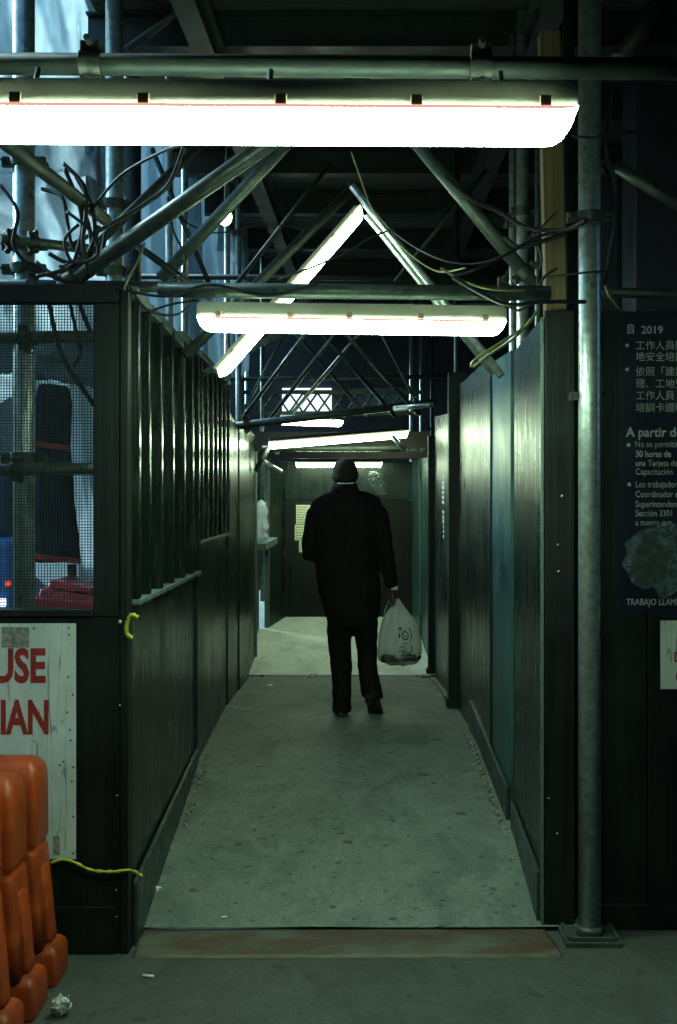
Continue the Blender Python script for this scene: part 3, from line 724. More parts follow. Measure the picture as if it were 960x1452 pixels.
post('bright thick post at right, right one of a close pair',741,5.9,.032,'galv',couplers=(300,))
post('thin dark post with lit edge left of the timber stud',763,5.6,.016,'galv_dirty')
post('dark post between the timber stud and the thick right post',806,5.0,.026,'galv_dark')
# timber stud
t=thing('lumber_stud','raw yellow brown lumber stud rising above the right wall','lumber stud',P(787,470,4.9))
mb=MB(); a=P(773,463,4.9); b2=P(802,463,4.9); mb.add([(a.x,4.86,a.z),(b2.x,4.86,a.z),(b2.x,4.95,a.z),(a.x,4.95,a.z)]+[(x-.028,y,zr(48,4.9)) for x,y in ((a.x,4.86),(b2.x,4.86),(b2.x,4.95),(a.x,4.95))],[(0,3,2,1),(4,5,6,7),(0,1,5,4),(1,2,6,5),(2,3,7,6),(3,0,4,7)])
obj('shaft',mb,M['lumber'],t,.004)
# braces
def brace(label,a,b_,r,mat,couplers=(),name='scaffold_brace'):
    return pipe(name,label,'scaffold brace',[P(*a),P(*b_)],r,mat,G3,couplers)
brace('thick brace sweeping up from the left hoarding corner behind the nearest lamp',(88,408,4.66),(520,105,4.2),.034,'galv_dirty',(.04,))
brace('second left brace just above the hanging bulb',(228,395,5.4),(470,135,5.2),.031,'galv_dirty')
brace('dark brace behind the thick left brace',(60,420,5.3),(300,190,5.4),.022,'galv_dark')
brace('brace falling from the lamp end to the left post at far left',(-20,180,3.6),(150,312,4.9),.027,'galv_dirty')
brace('right brace sweeping down to the pale twin posts',(560,165,5.2),(775,425,5.3),.032,'galv_dirty',(.85,))
brace('bright brace on the right of the scaffold peak, outer one of two',(500,264,5.6),(711,533,5.3),.020,'galv')
brace('bright brace on the right of the scaffold peak, inner one of two',(520,305,5.6),(700,530,5.5),.016,'galv')
brace('dark brace running down left from the scaffold peak',(505,262,5.8),(262,505,5.4),.026,'galv_dark')
brace('thin brace leaning below the slanting lamp',(400,470,6.2),(290,500+30,6.0),.018,'galv_dirty')
brace('thin brace high up right of centre above the dark crossing pipe',(530,80,7.0),(660,-20,6.6),.018,'galv_dirty')
brace('brace descending to the right above the poster',(855,225,5.0),(985,305,5.0),.026,'galv_dirty',(.05,))
brace('pale blue slanted beam at the top right corner',(950,-15,6.0),(880,85,6.0),.055,'beam')
fb=[((425,485,7.6),(345,592,8.4)),((468,480,8.2),(378,600,8.8)),((505,480,8.8),(415,585,9.4)),((500,485,7.8),(594,588,8.6)),((478,500,8.8),(560,590,9.2)),((440,500,9.4),(520,590,9.8))]
fl=['leftmost of the far crossing braces over the third lamp','second of the far left leaning braces over the third lamp','third of the far left leaning braces over the third lamp','far bright brace running down to the black timber post','far thin brace right of centre over the third lamp','farthest thin brace in the crossing over the man']
for (a,b_),l in zip(fb,fl): brace(l,(a[0]+(a[0]-b_[0])*.25,a[1]-27,a[2]),b_,.016,'galv_dark' if 'thin' in l else 'galv_dirty')
# far knee braces near lamp 3
brace('small knee brace left of the low lamp',(372,652,10.0),(398,668,10.3),.02,'galv')
brace('small knee brace at the left end of the third lamp',(362,668,9.6),(385,628,9.6),.02,'galv_dirty')
brace('small knee brace at the right end of the third lamp',(556,618,9.6),(574,640,9.6),.02,'galv')

for l_,p_,q_,r_,m__ in (
 ('slender brace crossing behind the left twin posts under the lamp',(215,210,6.2),(300,410,6.4),.014,'galv_dark'),
 ('slender dark brace rising left of the scaffold peak',(330,410,6.8),(470,230,6.8),.014,'galv_dark'),
 ('slender brace crossing right of the scaffold peak',(560,400,7.4),(690,240,7.2),.014,'galv_dark'),
 ('dark brace from the upper left posts toward the ceiling centre',(180,70,6.0),(330,-40,6.0),.02,'galv_dark'),
 ('dark slanting pipe at the top centre right',(640,-20,6.4),(790,120,6.2),.024,'galv_dark'),
 ('short dark brace at the top of the left wall',(190,345,5.0),(300,425,5.1),.016,'galv_dark'),
 ('long thin brace behind the right timber stud',(700,420,6.8),(820,230,6.6),.014,'galv_dark'),
 ('far low brace left of the lattice girder',(330,610,10.4),(400,480,10.2),.014,'galv_dirty'),
 ('far low brace right of the lattice girder',(610,610,10.4),(540,470,10.2),.014,'galv_dark')):
    brace(l_,p_,q_,r_,m__)
pipe('scaffold_ledger','thin far pipe crossing above the lattice girder','scaffold pipe',[P(300,538,10.6),P(640,534,10.6)],.020,'galv_dark',G1)
pipe('scaffold_ledger','thin far pipe crossing behind the slanting lamp','scaffold pipe',[P(200,392,8.2),P(720,396,8.2)],.020,'galv_dark',G1)
post('dim far post left of the lattice girder',372,11.6,.022,'galv_dirty')
post('dim far post right of the second lamp',648,8.3,.022,'galv_dark')
post('dim slender post left of the far black timber post',612,13.6,.018,'galv_dark')
# far lattice girder
t=thing('lattice_girder','far lattice girder silhouetted against the lit window','girder',P(480,590,11.8))
mb=MB(); mb.bar(P(345,556,11.8),P(600,556,11.8),.05,.04); mb.bar(P(345,586,11.8),P(600,586,11.8),.05,.04); obj('chord',mb,M['galv_dark'],t)
mb=MB(); x=350
while x<590:
    mb.tube([P(x,557,11.8),P(x+20,585,11.8)],.012,6); mb.tube([P(x+20,557,11.84),P(x,585,11.84)],.012,6); x+=20
obj('lattice',mb,M['galv_dark'],t)

# ---------------------------------------------------------------- shed deck, beams, buildings
t=thing('shed_deck','dark plank deck of the sidewalk shed overhead','shed deck',(0,4,4.5))
mb=MB(); y=-9.0; k=0
while y<15.4:
    mb.box((-2.6 if y<4.3 else -1.5,y,4.50+.004*(k%2)),(3.4,y+.285,4.55+.004*(k%2))); y+=.29; k+=1  # unseen near part extended and widened to block skylight
obj('planks',mb,M['deck'],t)
def ibeam(label,a,b_):
    t=thing('steel_beam',label,'steel beam',(Vector(a)+Vector(b_))/2,'steel beams under the shed deck')
    for nm,dz,w,h in (('flange',-.09,.11,.012),('web',0,.008,.168),('flange',.09,.11,.012)):
        m_=MB(); m_.bar(Vector(a)+Vector((0,0,dz)),Vector(b_)+Vector((0,0,dz)),w,h); obj(nm,m_,M['beam'],t)
names=['nearest cross beam overhead','second cross beam overhead','third cross beam above the braces','fourth cross beam above the braces','fifth cross beam above the bulb','sixth cross beam, far under the deck','seventh cross beam, far under the deck edge','farthest cross beam at the end of the deck']
for i,y in enumerate((2.9,6.2,7.4,8.6,9.8,11.2,12.6,14.2)):
    ibeam(names[i]+' of the shed',(-1.55,y,4.395),(3.3,y,4.395))
ibeam('long beam lengthwise over the left side of the walkway',(-.95,-6,4.17),(-.75,15,4.17))
ibeam('long beam lengthwise over the right side of the walkway',(.95,-6,4.17),(.75,15,4.17))
mb=MB()
for (a,b_) in (((330,60,7.5),(300,-40,7.0)),((420,-10,6.6),(408,80,6.6)),((545,-10,6.6),(530,60,6.6)),((300,-20,6.9),(480,100,7.4)),((640,-10,7),(760,75,7.2)),((560,120,7.4),(640,-30,7.0))):
    pass
# right building facade and end wall
t=thing('building_facade','dark navy building facade beyond the hoarding on the right','building',(1.9,10,-.1))
obj('wall',MB().box((1.95,4.9,-.2),(2.3,16,6.0)),M['facade'],t)
obj('pier',MB().box((1.55,6.6,-.1),(1.94,6.95,5.5)),M['facade_dark'],t,.01)
for yy in (5.6,8.6,10.6,12.6): obj('ledge',MB().box((1.88,yy,-.1),(1.94,yy+.3,5.5)),M['facade_dark'],t)
t=thing('bulkhead_wall','dark bulkhead closing the scaffold tunnel above the end wall','bulkhead',(0,15.3,.5))
obj('panel',MB().box((-1.9,15.3,0),(1.9,15.35,4.45)),M['facade_dark'],t)
obj('lit_window',MB().box((P(400,0,15.2).x,15.22,zr(590,15.2)),(P(470,0,15.2).x,15.26,zr(550,15.2))),M['glass_lit'],t)
obj('dim_window',MB().box((P(500,0,15.2).x,15.22,zr(590,15.2)),(P(570,0,15.2).x,15.26,zr(550,15.2))),M['sheet_mist'],t)
# building across the street; unseen light blocks added around the camera
t=thing('street_building','dark brick building across the street beyond the sheeting','building',(-16,12,-.25))
obj('wall',MB().box((-22,-4,-.25),(-16,110,8.5)),M['brick'],t)
for i in range(8):
    for j in range(3): obj('window',MB().box((-16.0,2+i*4.2,2+j*3.6),(-15.93,3.6+i*4.2,4.2+j*3.6)),M['facade'],t)
t=thing('skylight_block_street','unseen black panel added on the street side to block skylight','hoarding',(-2.7,-4,0))
obj('panel',MB().box((-2.62,-10,-.2),(-2.58,3.3,4.45)),M['black_ply'],t)  # out of view, added to keep street-side sky off the foreground
t=thing('skylight_block_right','unseen dark wall added on the right side to block skylight','building',(3.2,-3,0))
obj('wall',MB().box((3.0,-10,-.2),(3.4,4.7,5)),M['facade'],t)  # out of view, added to stop skylight from the right
t=thing('skylight_block_rear','unseen dark screen added behind the viewer to block skylight','light block',(0,-9,0))
obj('panel',MB().box((-2.6,-10,-.2),(3.4,-9.9,4.5)),M['black_ply'],t)  # out of view, added to shut off skylight from the rear

# ---------------------------------------------------------------- sheeting
def drape(label,corners,nu,nv,mat,folds=7,amp=.05,hem=0,name='plastic_sheeting',cat='sheeting',seed=0,group='plastic sheeting on the street side'):
    """corners: top-left, top-right, bottom-right, bottom-left (world)"""
    tl,tr,br,bl=[Vector(c) for c in corners]; vs=[];fs=[]
    nrm=(tr-tl).cross(bl-tl).normalized()
    for j in range(nv+1):
        for i in range(nu+1):
            u=i/nu; v=j/nv; v2=v
            if hem and j==nv: v2=v+hem*(mnoise.noise((u*6,seed,1))+.3*mnoise.noise((u*22,seed,2)))
            p=(tl.lerp(tr,u)).lerp(bl.lerp(br,u),v2)
            q=u-v*.35; ri=lambda n_:1-2*abs(n_); o=amp*(math.sin(q*folds*6.28+3*mnoise.noise((v*2,u*2,seed)))*.5+1.5*mnoise.noise((q*folds*.8,v*2.2,seed))+.55*ri(mnoise.noise((q*folds*1.5,v*2.5,seed+5)))+.3*ri(mnoise.noise((u*folds*3-v*4,v*6+u*3,seed))))
            vs.append(p+nrm*o)
    for j in range(nv):
        for i in range(nu):
            a=j*(nu+1)+i; fs.append((a,a+1,a+nu+2,a+nu+1))
    o=obj(name,MB().add(vs,fs,True),M[mat]); 
    s_=o.modifiers.new('thickness','SOLIDIFY'); s_.thickness=.002
    return tag(o,label,cat,group)
drape('bright white sheeting at the top left corner behind the posts',[P(-260,-260,6.4),P(118,-260,6.6),P(135,250,6.6),P(-260,250,6.4)],90,90,'sheet_white',5,.15,.03,seed=1)
drape('pale sheeting hanging below the nearest lamp at far left',[P(-260,150,6.9),P(150,150,7.0),P(178,560,7.0),P(-260,560,6.9)],90,80,'sheet_white',4,.18,.08,seed=4)
drape('narrow translucent sheet beside the dark thick post',[P(112,-260,6.75),P(172,-260,6.75),P(180,300,6.75),P(120,300,6.75)],24,40,'sheet_mist',3,.05,.06,seed=9)
drape('smoky sheeting between the left posts and the bulb',[P(150,-350,9.0),P(300,-350,9.4),P(290,470,9.4),P(150,470,9.0)],50,60,'sheet_dark',6,.12,.06,seed=12)
drape('smoky sheeting behind the hanging bulb',[P(255,-250,10.6),P(356,-250,11.0),P(356,540,11.0),P(262,540,10.6)],40,50,'sheet_dark',5,.12,.06,seed=17)
drape('dull grey sheet sagging behind the upper mesh window',[P(-60,484,6.2),P(150,480,6.3),P(150,548,6.3),P(-60,520,6.2)],40,16,'sheet_mist',2,.06,.3,seed=21)
drape('pale upright sheet at the right of the mesh window',[P(95,520,6.4),P(165,520,6.4),P(170,830,6.4),P(112,830,6.4)],24,40,'sheet_white',2,.05,.0,seed=24)

# vendor stall bits seen through the mesh window
t=thing('stall_umbrella','folded navy canvas umbrella with red trim behind the mesh window','umbrella',P(80,800,6.0))
mb=MB(); rings=[]
for (py,xl,xr) in ((548,58,94),(570,52,99),(630,46,97),(700,44,101),(760,42,109),(796,40,112)):
    c=(P(xl,py,6)+P(xr,py,6))/2; w=(P(xr,py,6).x-P(xl,py,6).x)/2
    rings.append([c+Vector((w*math.cos(2*math.pi*k/28)*(1+.06*math.cos(k*2.7)),.14*math.sin(2*math.pi*k/28)*(1+.2*math.cos(k*3.1)),0)) for k in range(28)])
mb.loft(rings); obj('canopy',mb,M['navy_cloth'],t)
for (py,xl,xr,dy) in ((632,44,99,8),(792,40,114,8)):
    m_=MB(); c=[P(xl,py-dy*.4,5.84),P((xl+xr)/2,py,5.83),P(xr,py+dy*.5,5.84)]; m_.bar(c[0],c[1],.02,.028); m_.bar(c[1],c[2],.02,.028); obj('trim',m_,M['red_trim'],t)
mb=MB(); mb.tube([P(104,860,6.0),P(102,800,6.0)],.022,10); obj('pole',mb,M['lumber'],t)
t=thing('tarp_pile','pile of folded red tarpaulins behind the mesh window','tarp',P(90,862,5.6))
for i,(y0_,y1_,l,r,sl) in enumerate(((846,905,46,146,6),(833,848,55,140,9),(822,834,68,134,9))):
    a=P(l,y1_,5.6+i*.03); b_=P(r,y0_,5.6+i*.03)
    m_=MB(); m_.add([(a.x,5.55+i*.04,a.z),(b_.x,5.55+i*.04,a.z-sl*.003),(b_.x,6.0,a.z-sl*.003),(a.x,6.0,a.z),(a.x+.01,5.58+i*.04,b_.z),(b_.x-.01,5.58+i*.04,b_.z-sl*.005),(b_.x-.01,6.0,b_.z-sl*.005),(a.x+.01,6.0,b_.z)],[(0,3,2,1),(4,5,6,7),(0,1,5,4),(1,2,6,5),(2,3,7,6),(3,0,4,7)])
    obj('fold',m_,M['red_tarp'],t,.015,3)
obj('stall_table',MB().box((-2.4,5.52,CAMZ-.85),(-1.35,6.05,CAMZ-.72)),M['facade_dark'],t)
mb=MB()
for k in range(7): mb.ell(P(58+k*9,806+random.uniform(-6,8),6.5),(.05,.06,.06+.02*(k%2)),10,7)
tag(remeshed('plastic_sack',mb,M['sheet_white'],.015),'crumpled pale blue sacks under the navy umbrella','sack')
# vehicle seen at far left through mesh
t=thing('parked_van','blue and silver parked van glimpsed at the far left through the mesh','van',(-4.3,11.5,-.24))
X0=P(-60,0,11.0).x; X1=P(26,0,11.0).x
obj('body',MB().box((X0-1.2,11,.15),(X1-.05,15,1.45)),M['blue_lit'],t,.08,3)
obj('cabin',MB().box((X0-1.1,11.2,1.44),(X1-.15,14.5,2.15)),M['facade'],t,.1,3)
obj('bumper',MB().box((X0-1.15,10.86,.32),(X1-.08,10.99,.52)),M['chrome'],t,.03)
obj('headlight',MB().box((X1-.24,10.97,.78),(X1-.12,11.02,.86)),M['lampwhite'],t,.01)
obj('indicator',MB().box((X1-.12,10.965,.98),(X1-.07,11.0,1.03)),M['tail'],t,.01)
for yy in (11.9,14.2):
    w=MB(); w.tube([(X1-.3,yy,.08),(X1-.04,yy,.08)],.32,24); o=obj('wheel',w,M['cable'],t); w=MB(); w.tube([(X1-.06,yy,.08),(X1-.03,yy,.08)],.18,18); obj('rim',w,M['chrome'],o)
mb=MB(); 

# ---------------------------------------------------------------- cables
def cable(label,pts,r,mat='cable',name='cable',cat='cable',group='cables tangled in the scaffold'):
    mb=MB(); mb.tube(spline([P(*p) for p in pts],7),r,8); return tag(obj(name,mb,M[mat]),label,cat,group)
cable('black cable looping from the far left post down to the pipe',[(0,262,4.8),(25,300,4.75),(20,350,4.72),(60,388,4.72),(115,392,4.7)],.008)
cb=[[(90,232,4.6),(118,262,4.55),(122,300,4.55),(118,345,4.55),(128,392,4.6)],
    [(92,240,4.62),(112,290,4.6),(116,330,4.6),(100,388,4.62)],
    [(60,268,4.9),(88,280,4.8),(96,320,4.75),(104,350,4.7),(140,380,4.7)],
    [(108,250,4.6),(132,300,4.6),(130,350,4.6),(96,380,4.6),(52,392,4.6)],
    [(52,372,4.7),(82,392,4.65),(112,380,4.6),(134,340,4.6),(140,320,4.6)],
    [(66,388,4.6),(100,398,4.6),(138,372,4.6),(150,330,4.7)],
    [(70,360,4.72),(96,372,4.7),(120,362,4.7),(146,342,4.7)],
    [(100,262,4.6),(126,320,4.62),(128,370,4.6),(112,400,4.6)]]
cl=['outermost drooping cable of the bundle left of the thick brace','cable dropping straight inside the bundle at the left','thin cable arching from the far left post into the bundle','cable curling back under the bundle toward the post','cable sagging low along the hoarding top','lowest cable of the bundle resting on the hoarding','short cable across the middle of the bundle','cable running tight against the brace in the bundle']
for p,l in zip(cb,cl): cable(l,p,.009)
cable('long thin wire from the lamp down past the left post streak',[(262,205,5.0),(240,260,5.1),(205,290,5.1),(150,322,5.0),(105,345,4.9)],.010)
cable('thin wire dropping behind the slim left posts to the crossing pipe',[(238,280,5.6),(245,325,5.5),(262,365,5.3),(250,398,4.9),(195,408,4.7),(150,402,4.7)],.006)
cable('wire hanging inside the mesh window, crossing both panes',[(70,430,4.75),(80,480,4.75),(96,520,4.75),(120,555,4.75),(134,575,4.75)],.010)
cable('short hooked wire in the upper right of the mesh window',[(98,425,4.8),(108,470,4.8),(114,500,4.8),(104,520,4.8)],.008)
cable('wire at the upper right corner of the mesh window',[(112,428,4.8),(120,450,4.8),(128,470,4.8)],.010)
cable('dark wire strung from the braces to the right twin posts',[(630,250,4.7),(665,280,4.7),(705,298,4.8),(745,322,4.8),(800,326,4.7),(832,312,4.55)],.011)
cable('dark wire sagging under the right brace toward the wall top',[(715,335,4.7),(735,350,4.7),(770,342,4.7),(805,330,4.7)],.010)
cable('greenish wire drooping left of the right twin posts',[(640,392,4.4),(680,380,4.4),(720,360,4.5),(765,335,4.6),(790,330,4.6)],.006,'yellow_wire' if False else 'cable')
cable('thin wire crossing in front of the pipe right of centre',[(625,380,4.35),(660,400,4.35),(710,412,4.38),(780,410,4.5)],.005,'yellow_wire')
cable('dark wire curving down over the second lamp end',[(642,393,4.3),(680,415,4.3),(720,432,4.35),(772,428,4.4),(830,428,4.5)],.008)
cable('thin wire tied across the slanting lamp',[(395,395,4.9),(440,380,5.0),(490,358,5.2),(530,335,5.3),(600,310,5.4),(640,290,5.5)],.005)
cable('thin wire dropping along the bright right brace',[(498,215,5.2),(512,255,5.3),(530,300,5.3),(570,350,5.3),(618,384,5.2),(660,380,5.0)],.0045,'yellow_wire')
cable('wire wrapped round the thick right post below the lamp',[(812,192,4.55),(836,195,4.545),(870,190,4.8),(905,186,5.2)],.005)
cable('wire wrapped round the thick right post above the hoarding',[(775,393,4.6),(815,388,4.55),(836,386,4.545),(880,382,4.9)],.005)
cable('cable hanging between the right post and the blue facade',[(868,118,4.8),(862,170,4.75),(858,210,4.7),(872,260,4.75),(872,305,4.7),(862,380,4.75),(858,400,4.7)],.009)
cable('pale yellow wire loop dangling from the right end of the second lamp',[(765,437,4.35),(745,462,4.3),(710,486,4.2),(680,505,4.15),(669,516,4.15),(672,520,4.15),(690,506,4.15),(728,480,4.25),(750,458,4.3),(762,440,4.35)],.0055,'yellow_wire')
cable('yellow wire stub above the navy poster',[(858,405,4.55),(864,420,4.56),(872,430,4.6),(880,440,4.68)],.005,'yellow_wire')
cable('yellowish string tied at the foot of the thick left brace',[(176,412,4.5),(182,395,4.5),(196,370,4.5),(205,345,4.52)],.005,'yellow_wire')
cable('thin wire strung from the left wall rail to the second lamp',[(206,446,4.6),(225,437,4.5),(250,430,4.45),(282,426,4.4)],.005)
more=[('slack black wire hanging between the peak and the right posts',[(505,262,5.4),(560,330,5.3),(640,372,5.0),(720,360,4.9),(790,300,4.8)],.005),
('black wire draped along the crossing pipe at left',[(150,404,4.6),(230,420,4.4),(300,404,4.4),(380,420,4.42),(450,402,4.42)],.006),
('loose wire looping below the left end of the crossing pipe',[(185,408,4.5),(210,440,4.5),(250,446,4.5),(275,424,4.45)],.005),
('thin wire rising from the coil to the near lamp',[(128,300,4.6),(170,250,4.3),(230,215,4.0),(262,204,3.6)],.006),
('thin wire spanning the braces behind the bulb',[(240,300,5.6),(300,330,5.7),(380,318,5.8),(450,330,5.8)],.004),
('tangled wire at the right wall top',[(700,410,4.6),(730,440,4.6),(755,425,4.6),(770,395,4.6),(790,380,4.6)],.006),
('wire tail hanging beside the lumber stud',[(755,330,4.7),(768,365,4.7),(762,400,4.7),(770,430,4.7)],.005),
('thick dark wire wound round the coil at left',[(95,300,4.55),(130,330,4.5),(138,362,4.5),(104,372,4.5),(92,340,4.5),(112,318,4.5)],.007)]
for l_,p_,r_ in more: cable(l_,p_,r_)
# tape scraps
def ribbon(label,pts,w,mat='tape',name='tape_scrap'):
    pp=spline([P(*p) for p in pts],6); mb=MB(); vs=[]; 
    for i,p in enumerate(pp):
        tdir=(pp[min(i+1,len(pp)-1)]-pp[max(i-1,0)]).normalized(); s_=tdir.cross(Vector((0,1,0))).normalized()
        k=w*(.6+.5*abs(math.sin(i*1.3))); d=Vector((0,-.006*math.sin(i*2.1),0))
        vs += [p+s_*k+d,p+Vector((0,-.006,0)),p-s_*k-d]
    fs=[]
    for i in range(len(pp)-1): 
        for j in (0,1): fs.append((i*3+j,i*3+j+1,i*3+j+4,i*3+j+3))
    o=obj(name,MB().add(vs,fs,True),M[mat]); o.modifiers.new('t','SOLIDIFY').thickness=.0015
    return tag(o,label,'tape scrap','scraps of yellow caution tape')
ribbon('knotted yellow tape scrap stuck at the left wall corner',[(196,876,4.53),(186,872,4.53),(180,885,4.53),(180,899,4.53),(188,905,4.53)],.009)
ribbon('yellow tape strip trailing from the white sign to the left wall corner',[(72,1224,4.54),(88,1219,4.54),(104,1222,4.53),(130,1234,4.53),(160,1236,4.53),(185,1234,4.53),(202,1242,4.5)],.006)

# ---------------------------------------------------------------- orange barriers
def barrier(label, xr, d, ztop):
    z0=floorz(-1,4.5)-.004
    w=.20
    t=thing('plastic_barrier',label,'barrier',(xr-.7,d,z0),'orange plastic road barriers nested together')
    L=1.5; xl=xr-L
    H=ztop-z0
    # cross section along Y (thickness) varies with height; body lofted in z with rounded rectangle rings
    def ring(z,x0,x1,y0,y1,r=.045,n=5):
        pts=[]
        for cx,cy,a0 in ((x1-r,y0+r,-90),(x1-r,y1-r,0),(x0+r,y1-r,90),(x0+r,y0+r,180)):
            for k in range(n+1):
                a=math.radians(a0+90*k/n); pts.append((cx+r*math.cos(a),cy+r*math.sin(a),z))
        return pts
    mb=MB(); prof=[(0.17*H,.030,.108),(.35*H,.016,.104),(.57*H,.0,.098),(.59*H,-.003,.096),(.60*H,-.008,.091),(.615*H,-.008,.091),(.625*H,-.002,.098),(.64*H,0,.100),(.88*H,0,.094),(.925*H,-.002,.090),(.96*H,-.010,.080),(.985*H,-.026,.062),(.997*H,-.046,.040),(H,-.062,.02)]
    mb.loft([ring(z0+z,xl,xr+dx,d-hw,d+hw,.022 if hw>.07 else hw*.3,6) for z,dx,hw in prof]); obj('body',mb,M['orange'],t)
    for fx in (xr+.005,xr-.75,xl+.2):
        m_=MB(); fo=.070 if fx==xr+.005 else 0
        rr=[]
        for z,dx,g in ((0,.0,0),(.02*H,.006,.004),(.14*H,.004,.004),(.160*H,-.004,-.004),(.172*H,-.016,-.014),(.176*H,-.035,-.03)):
            rr.append(ring(z0+z,fx-.13,fx+fo+dx,d-.095-g,d+.075+g,.016))
        m_.loft(rr); obj('foot',m_,M['orange'],t)
    m_=MB(); m_.loft([ring(z0+z,xr-.05,xr+dx,d-g,d+g,.012) for z,dx,g in ((.178*H,.044,.042),(.20*H,.044,.044),(.50*H,.016,.036),(.53*H,-.01,.03))])
    obj('moulded_column',m_,M['orange'],t)
    return t
zt_=zr(1066,4.28)
barrier('rearmost orange barrier nearest the white sign',-1.262,4.345,.845)
barrier('middle orange barrier of the nested three',-1.262,4.065,.845)
barrier('nearest orange barrier cut off at the left edge',-1.262,3.785,.845)

# ---------------------------------------------------------------- litter
p=P(87,1428,4.02); z=floorz(-1,4)+.024
tag(obj('foil_ball',lump((p.x,4.02,z+.012),(.035,.03,.034),3,3,.55),M['foil']),'crumpled silver foil ball on the sidewalk by the barriers','foil ball')
def litter(label,px,py,size,mat='butt',name='litter_scrap',cat='litter',seed=1,flat=.3):
    h=1.8
    for _ in range(12):
        d=h*F/(py-CY); x=(px-CX)*d/F
        zz=floorz(x,d)+(.012 if 4.8<d<5.52 else 0.0); 
        if d<4.5: zz=floorz(x,4.5)-.004*(4.5-d)
        h=CAMZ-zz
    return tag(obj(name,lump((x,d,zz+size*flat*.6),(size,size*.6,size*flat),seed,2,.5),M[mat]),label,cat,'litter on the walkway')
def butt(label,px,py,ang,L=.03,r=.005):
    h=1.8
    for _ in range(12):
        d=h*F/(py-CY); x=(px-CX)*d/F; zz=floorz(x,d if d>4.5 else 4.5)+(.012 if 4.8<d<5.52 else 0); h=CAMZ-zz
    c=Vector((x,d,zz+r)); v=Vector((math.cos(ang),math.sin(ang),0))*L/2
    t=MB(); t.tube([c-v,c+v],r,8); return tag(obj('cigarette_butt',t,M['butt']),label,'cigarette butt','litter on the walkway')
litter('crumpled white paper scrap by the left kickboard',222,1262,.022,seed=5,flat=.5)
butt('cigarette butt on the sidewalk in front of the threshold plate',210,1386,-.2,.045,.006)
butt('tiny butt near the left end of the threshold plate',318,1302,.3,.025)
litter('white crumpled scrap at the foot of the far ramp',441,956,.045,seed=9,flat=.5)
litter('small pale scrap left of the man on the slab',383,972,.022,seed=10)
litter('pale crumbs near the right end of the far ramp',603,950,.05,'rubble',seed=11,flat=.35)
# rubble strips along walls
def rubble(label,side,ya,yb,n):
    mb=MB()
    for i in range(n):
        y=random.uniform(ya,yb); x=(left_x(y)+.035 if side<0 else right_x(y)-.04)+side*-1*abs(random.gauss(0,.010))-side*.014
        r=random.uniform(.004,.013); q=lump((x,y,floorz(x,y)+r*.3+.006),(r,r*1.3,r*.6),i,1,.5); mb.add(q.v,q.f,False)
    return tag(obj('rubble_strip',mb,M['rubble']),label,'rubble','',kind='stuff')
rubble('loose mortar rubble along the right wall base',1,5.35,6.9,170)
rubble('loose mortar rubble along the left wall base',-1,5.65,6.7,90)
rubble('crumbled mortar beside the far slab on the right',1,8.1,9.3,60)
t=MB()
# crack filler lip on slab joint
# ---------------------------------------------------------------- the man
DM=7.65; S=DM/F
def B(px,py,dy=0): 
    v=P(px,py,DM); v.y+=dy; return v
def oval(px,py,hw,hd,dy=0,n=24,tilt=0,pw=1.0):
    c=B(px,py,dy); out=[]
    for k in range(n):
        a=2*math.pi*k/n; ca,sa=math.cos(a),math.sin(a)
        ca=math.copysign(abs(ca)**pw,ca); sa=math.copysign(abs(sa)**pw,sa)
        out.append(c+Vector((hw*S*ca,hd*sa,tilt*sa)))
    return out
feet_z=B(485,1020).z
man=thing('person','man in a black suit and white collar walking away with a plastic bag','person',(B(500,0).x,DM,feet_z))
SK=M['skin']
body=MB()
# head, jaw, neck
HP=[(651.4,3,.03),(652.2,7,.055),(654.2,11,.075),(658,14.4,.090),(663,16.4,.098),(670,17.2,.100),(677,17,.095),(683,16,.082),(689,15.2,.072)]
body.loft([oval(489.5,y_,w_,d_) for y_,w_,d_ in HP])
body.ell(B(489.5,682,.035),(12*S,.065,11*S),18,10)
body.tube([B(490,684,-.012),B(490,700,-.015),B(490,712,-.01)],[.068,.070,.074],18)
for s_ in (-1,1):
    body.ell(B(489.5+s_*17.2,674,.0),(.010,.020,.029),10,8)
body.ell(B(489.5,675,.105),(.014,.022,.026),10,8)               # nose
body.ell(B(489.5,666,.088),(.055,.016,.012),12,8)               # brow
body.ell(B(489.5,684,.094),(.026,.014,.010),12,8)               # mouth
# torso core under the clothes, arms, legs
body.loft([oval(490,708,22,.055),oval(490,722,38,.08),oval(490,760,38,.095),oval(491,820,33,.085),oval(495,860,30,.08),oval(498,885,26,.07)])
armR=[B(534,728,0),B(546,775,-.01),B(554,826,.01),B(557,840,.02)]
body.tube(armR,[.042,.036,.032,.027],14)
armL=[B(452,728,0),B(443,780,.0),B(452,787,.16),B(470,778,.26)]
body.tube(armL,[.048,.04,.032,.027],14)
body.tube([B(484,880,0),B(483,945,.02),B(485,1004,-.02),B(485,1012,.10)],[.055,.045,.036,.03],14)
body.tube([B(515,880,0),B(522,935,.06),B(526,988,-.02),B(526,1000,.06)],[.055,.045,.036,.03],14)
# right hand: palm, curled fingers round the bag handles, thumb from the side
hc=B(557,848,.02)
body.ell(hc,(.020,.042,.046),14,10)
for i,(yy,ln) in enumerate(((.036,.030),(.013,.035),(-.010,.032),(-.032,.026))):
    a=hc+Vector((.004,yy,-.034)); body.tube([hc+Vector((.010,yy*.85,-.012)),a+Vector((.008,0,0)),a+Vector((-.008,0,-ln*.55)),a+Vector((-.030,0,-ln*.42)),a+Vector((-.034,0,-.0))],[.0105,.0105,.0098,.009,.0075],10)
body.tube([hc+Vector((-.008,.034,.012)),hc+Vector((-.026,.050,-.012)),hc+Vector((-.036,.036,-.040)),hc+Vector((-.038,.018,-.050))],[.013,.0125,.011,.009],10)
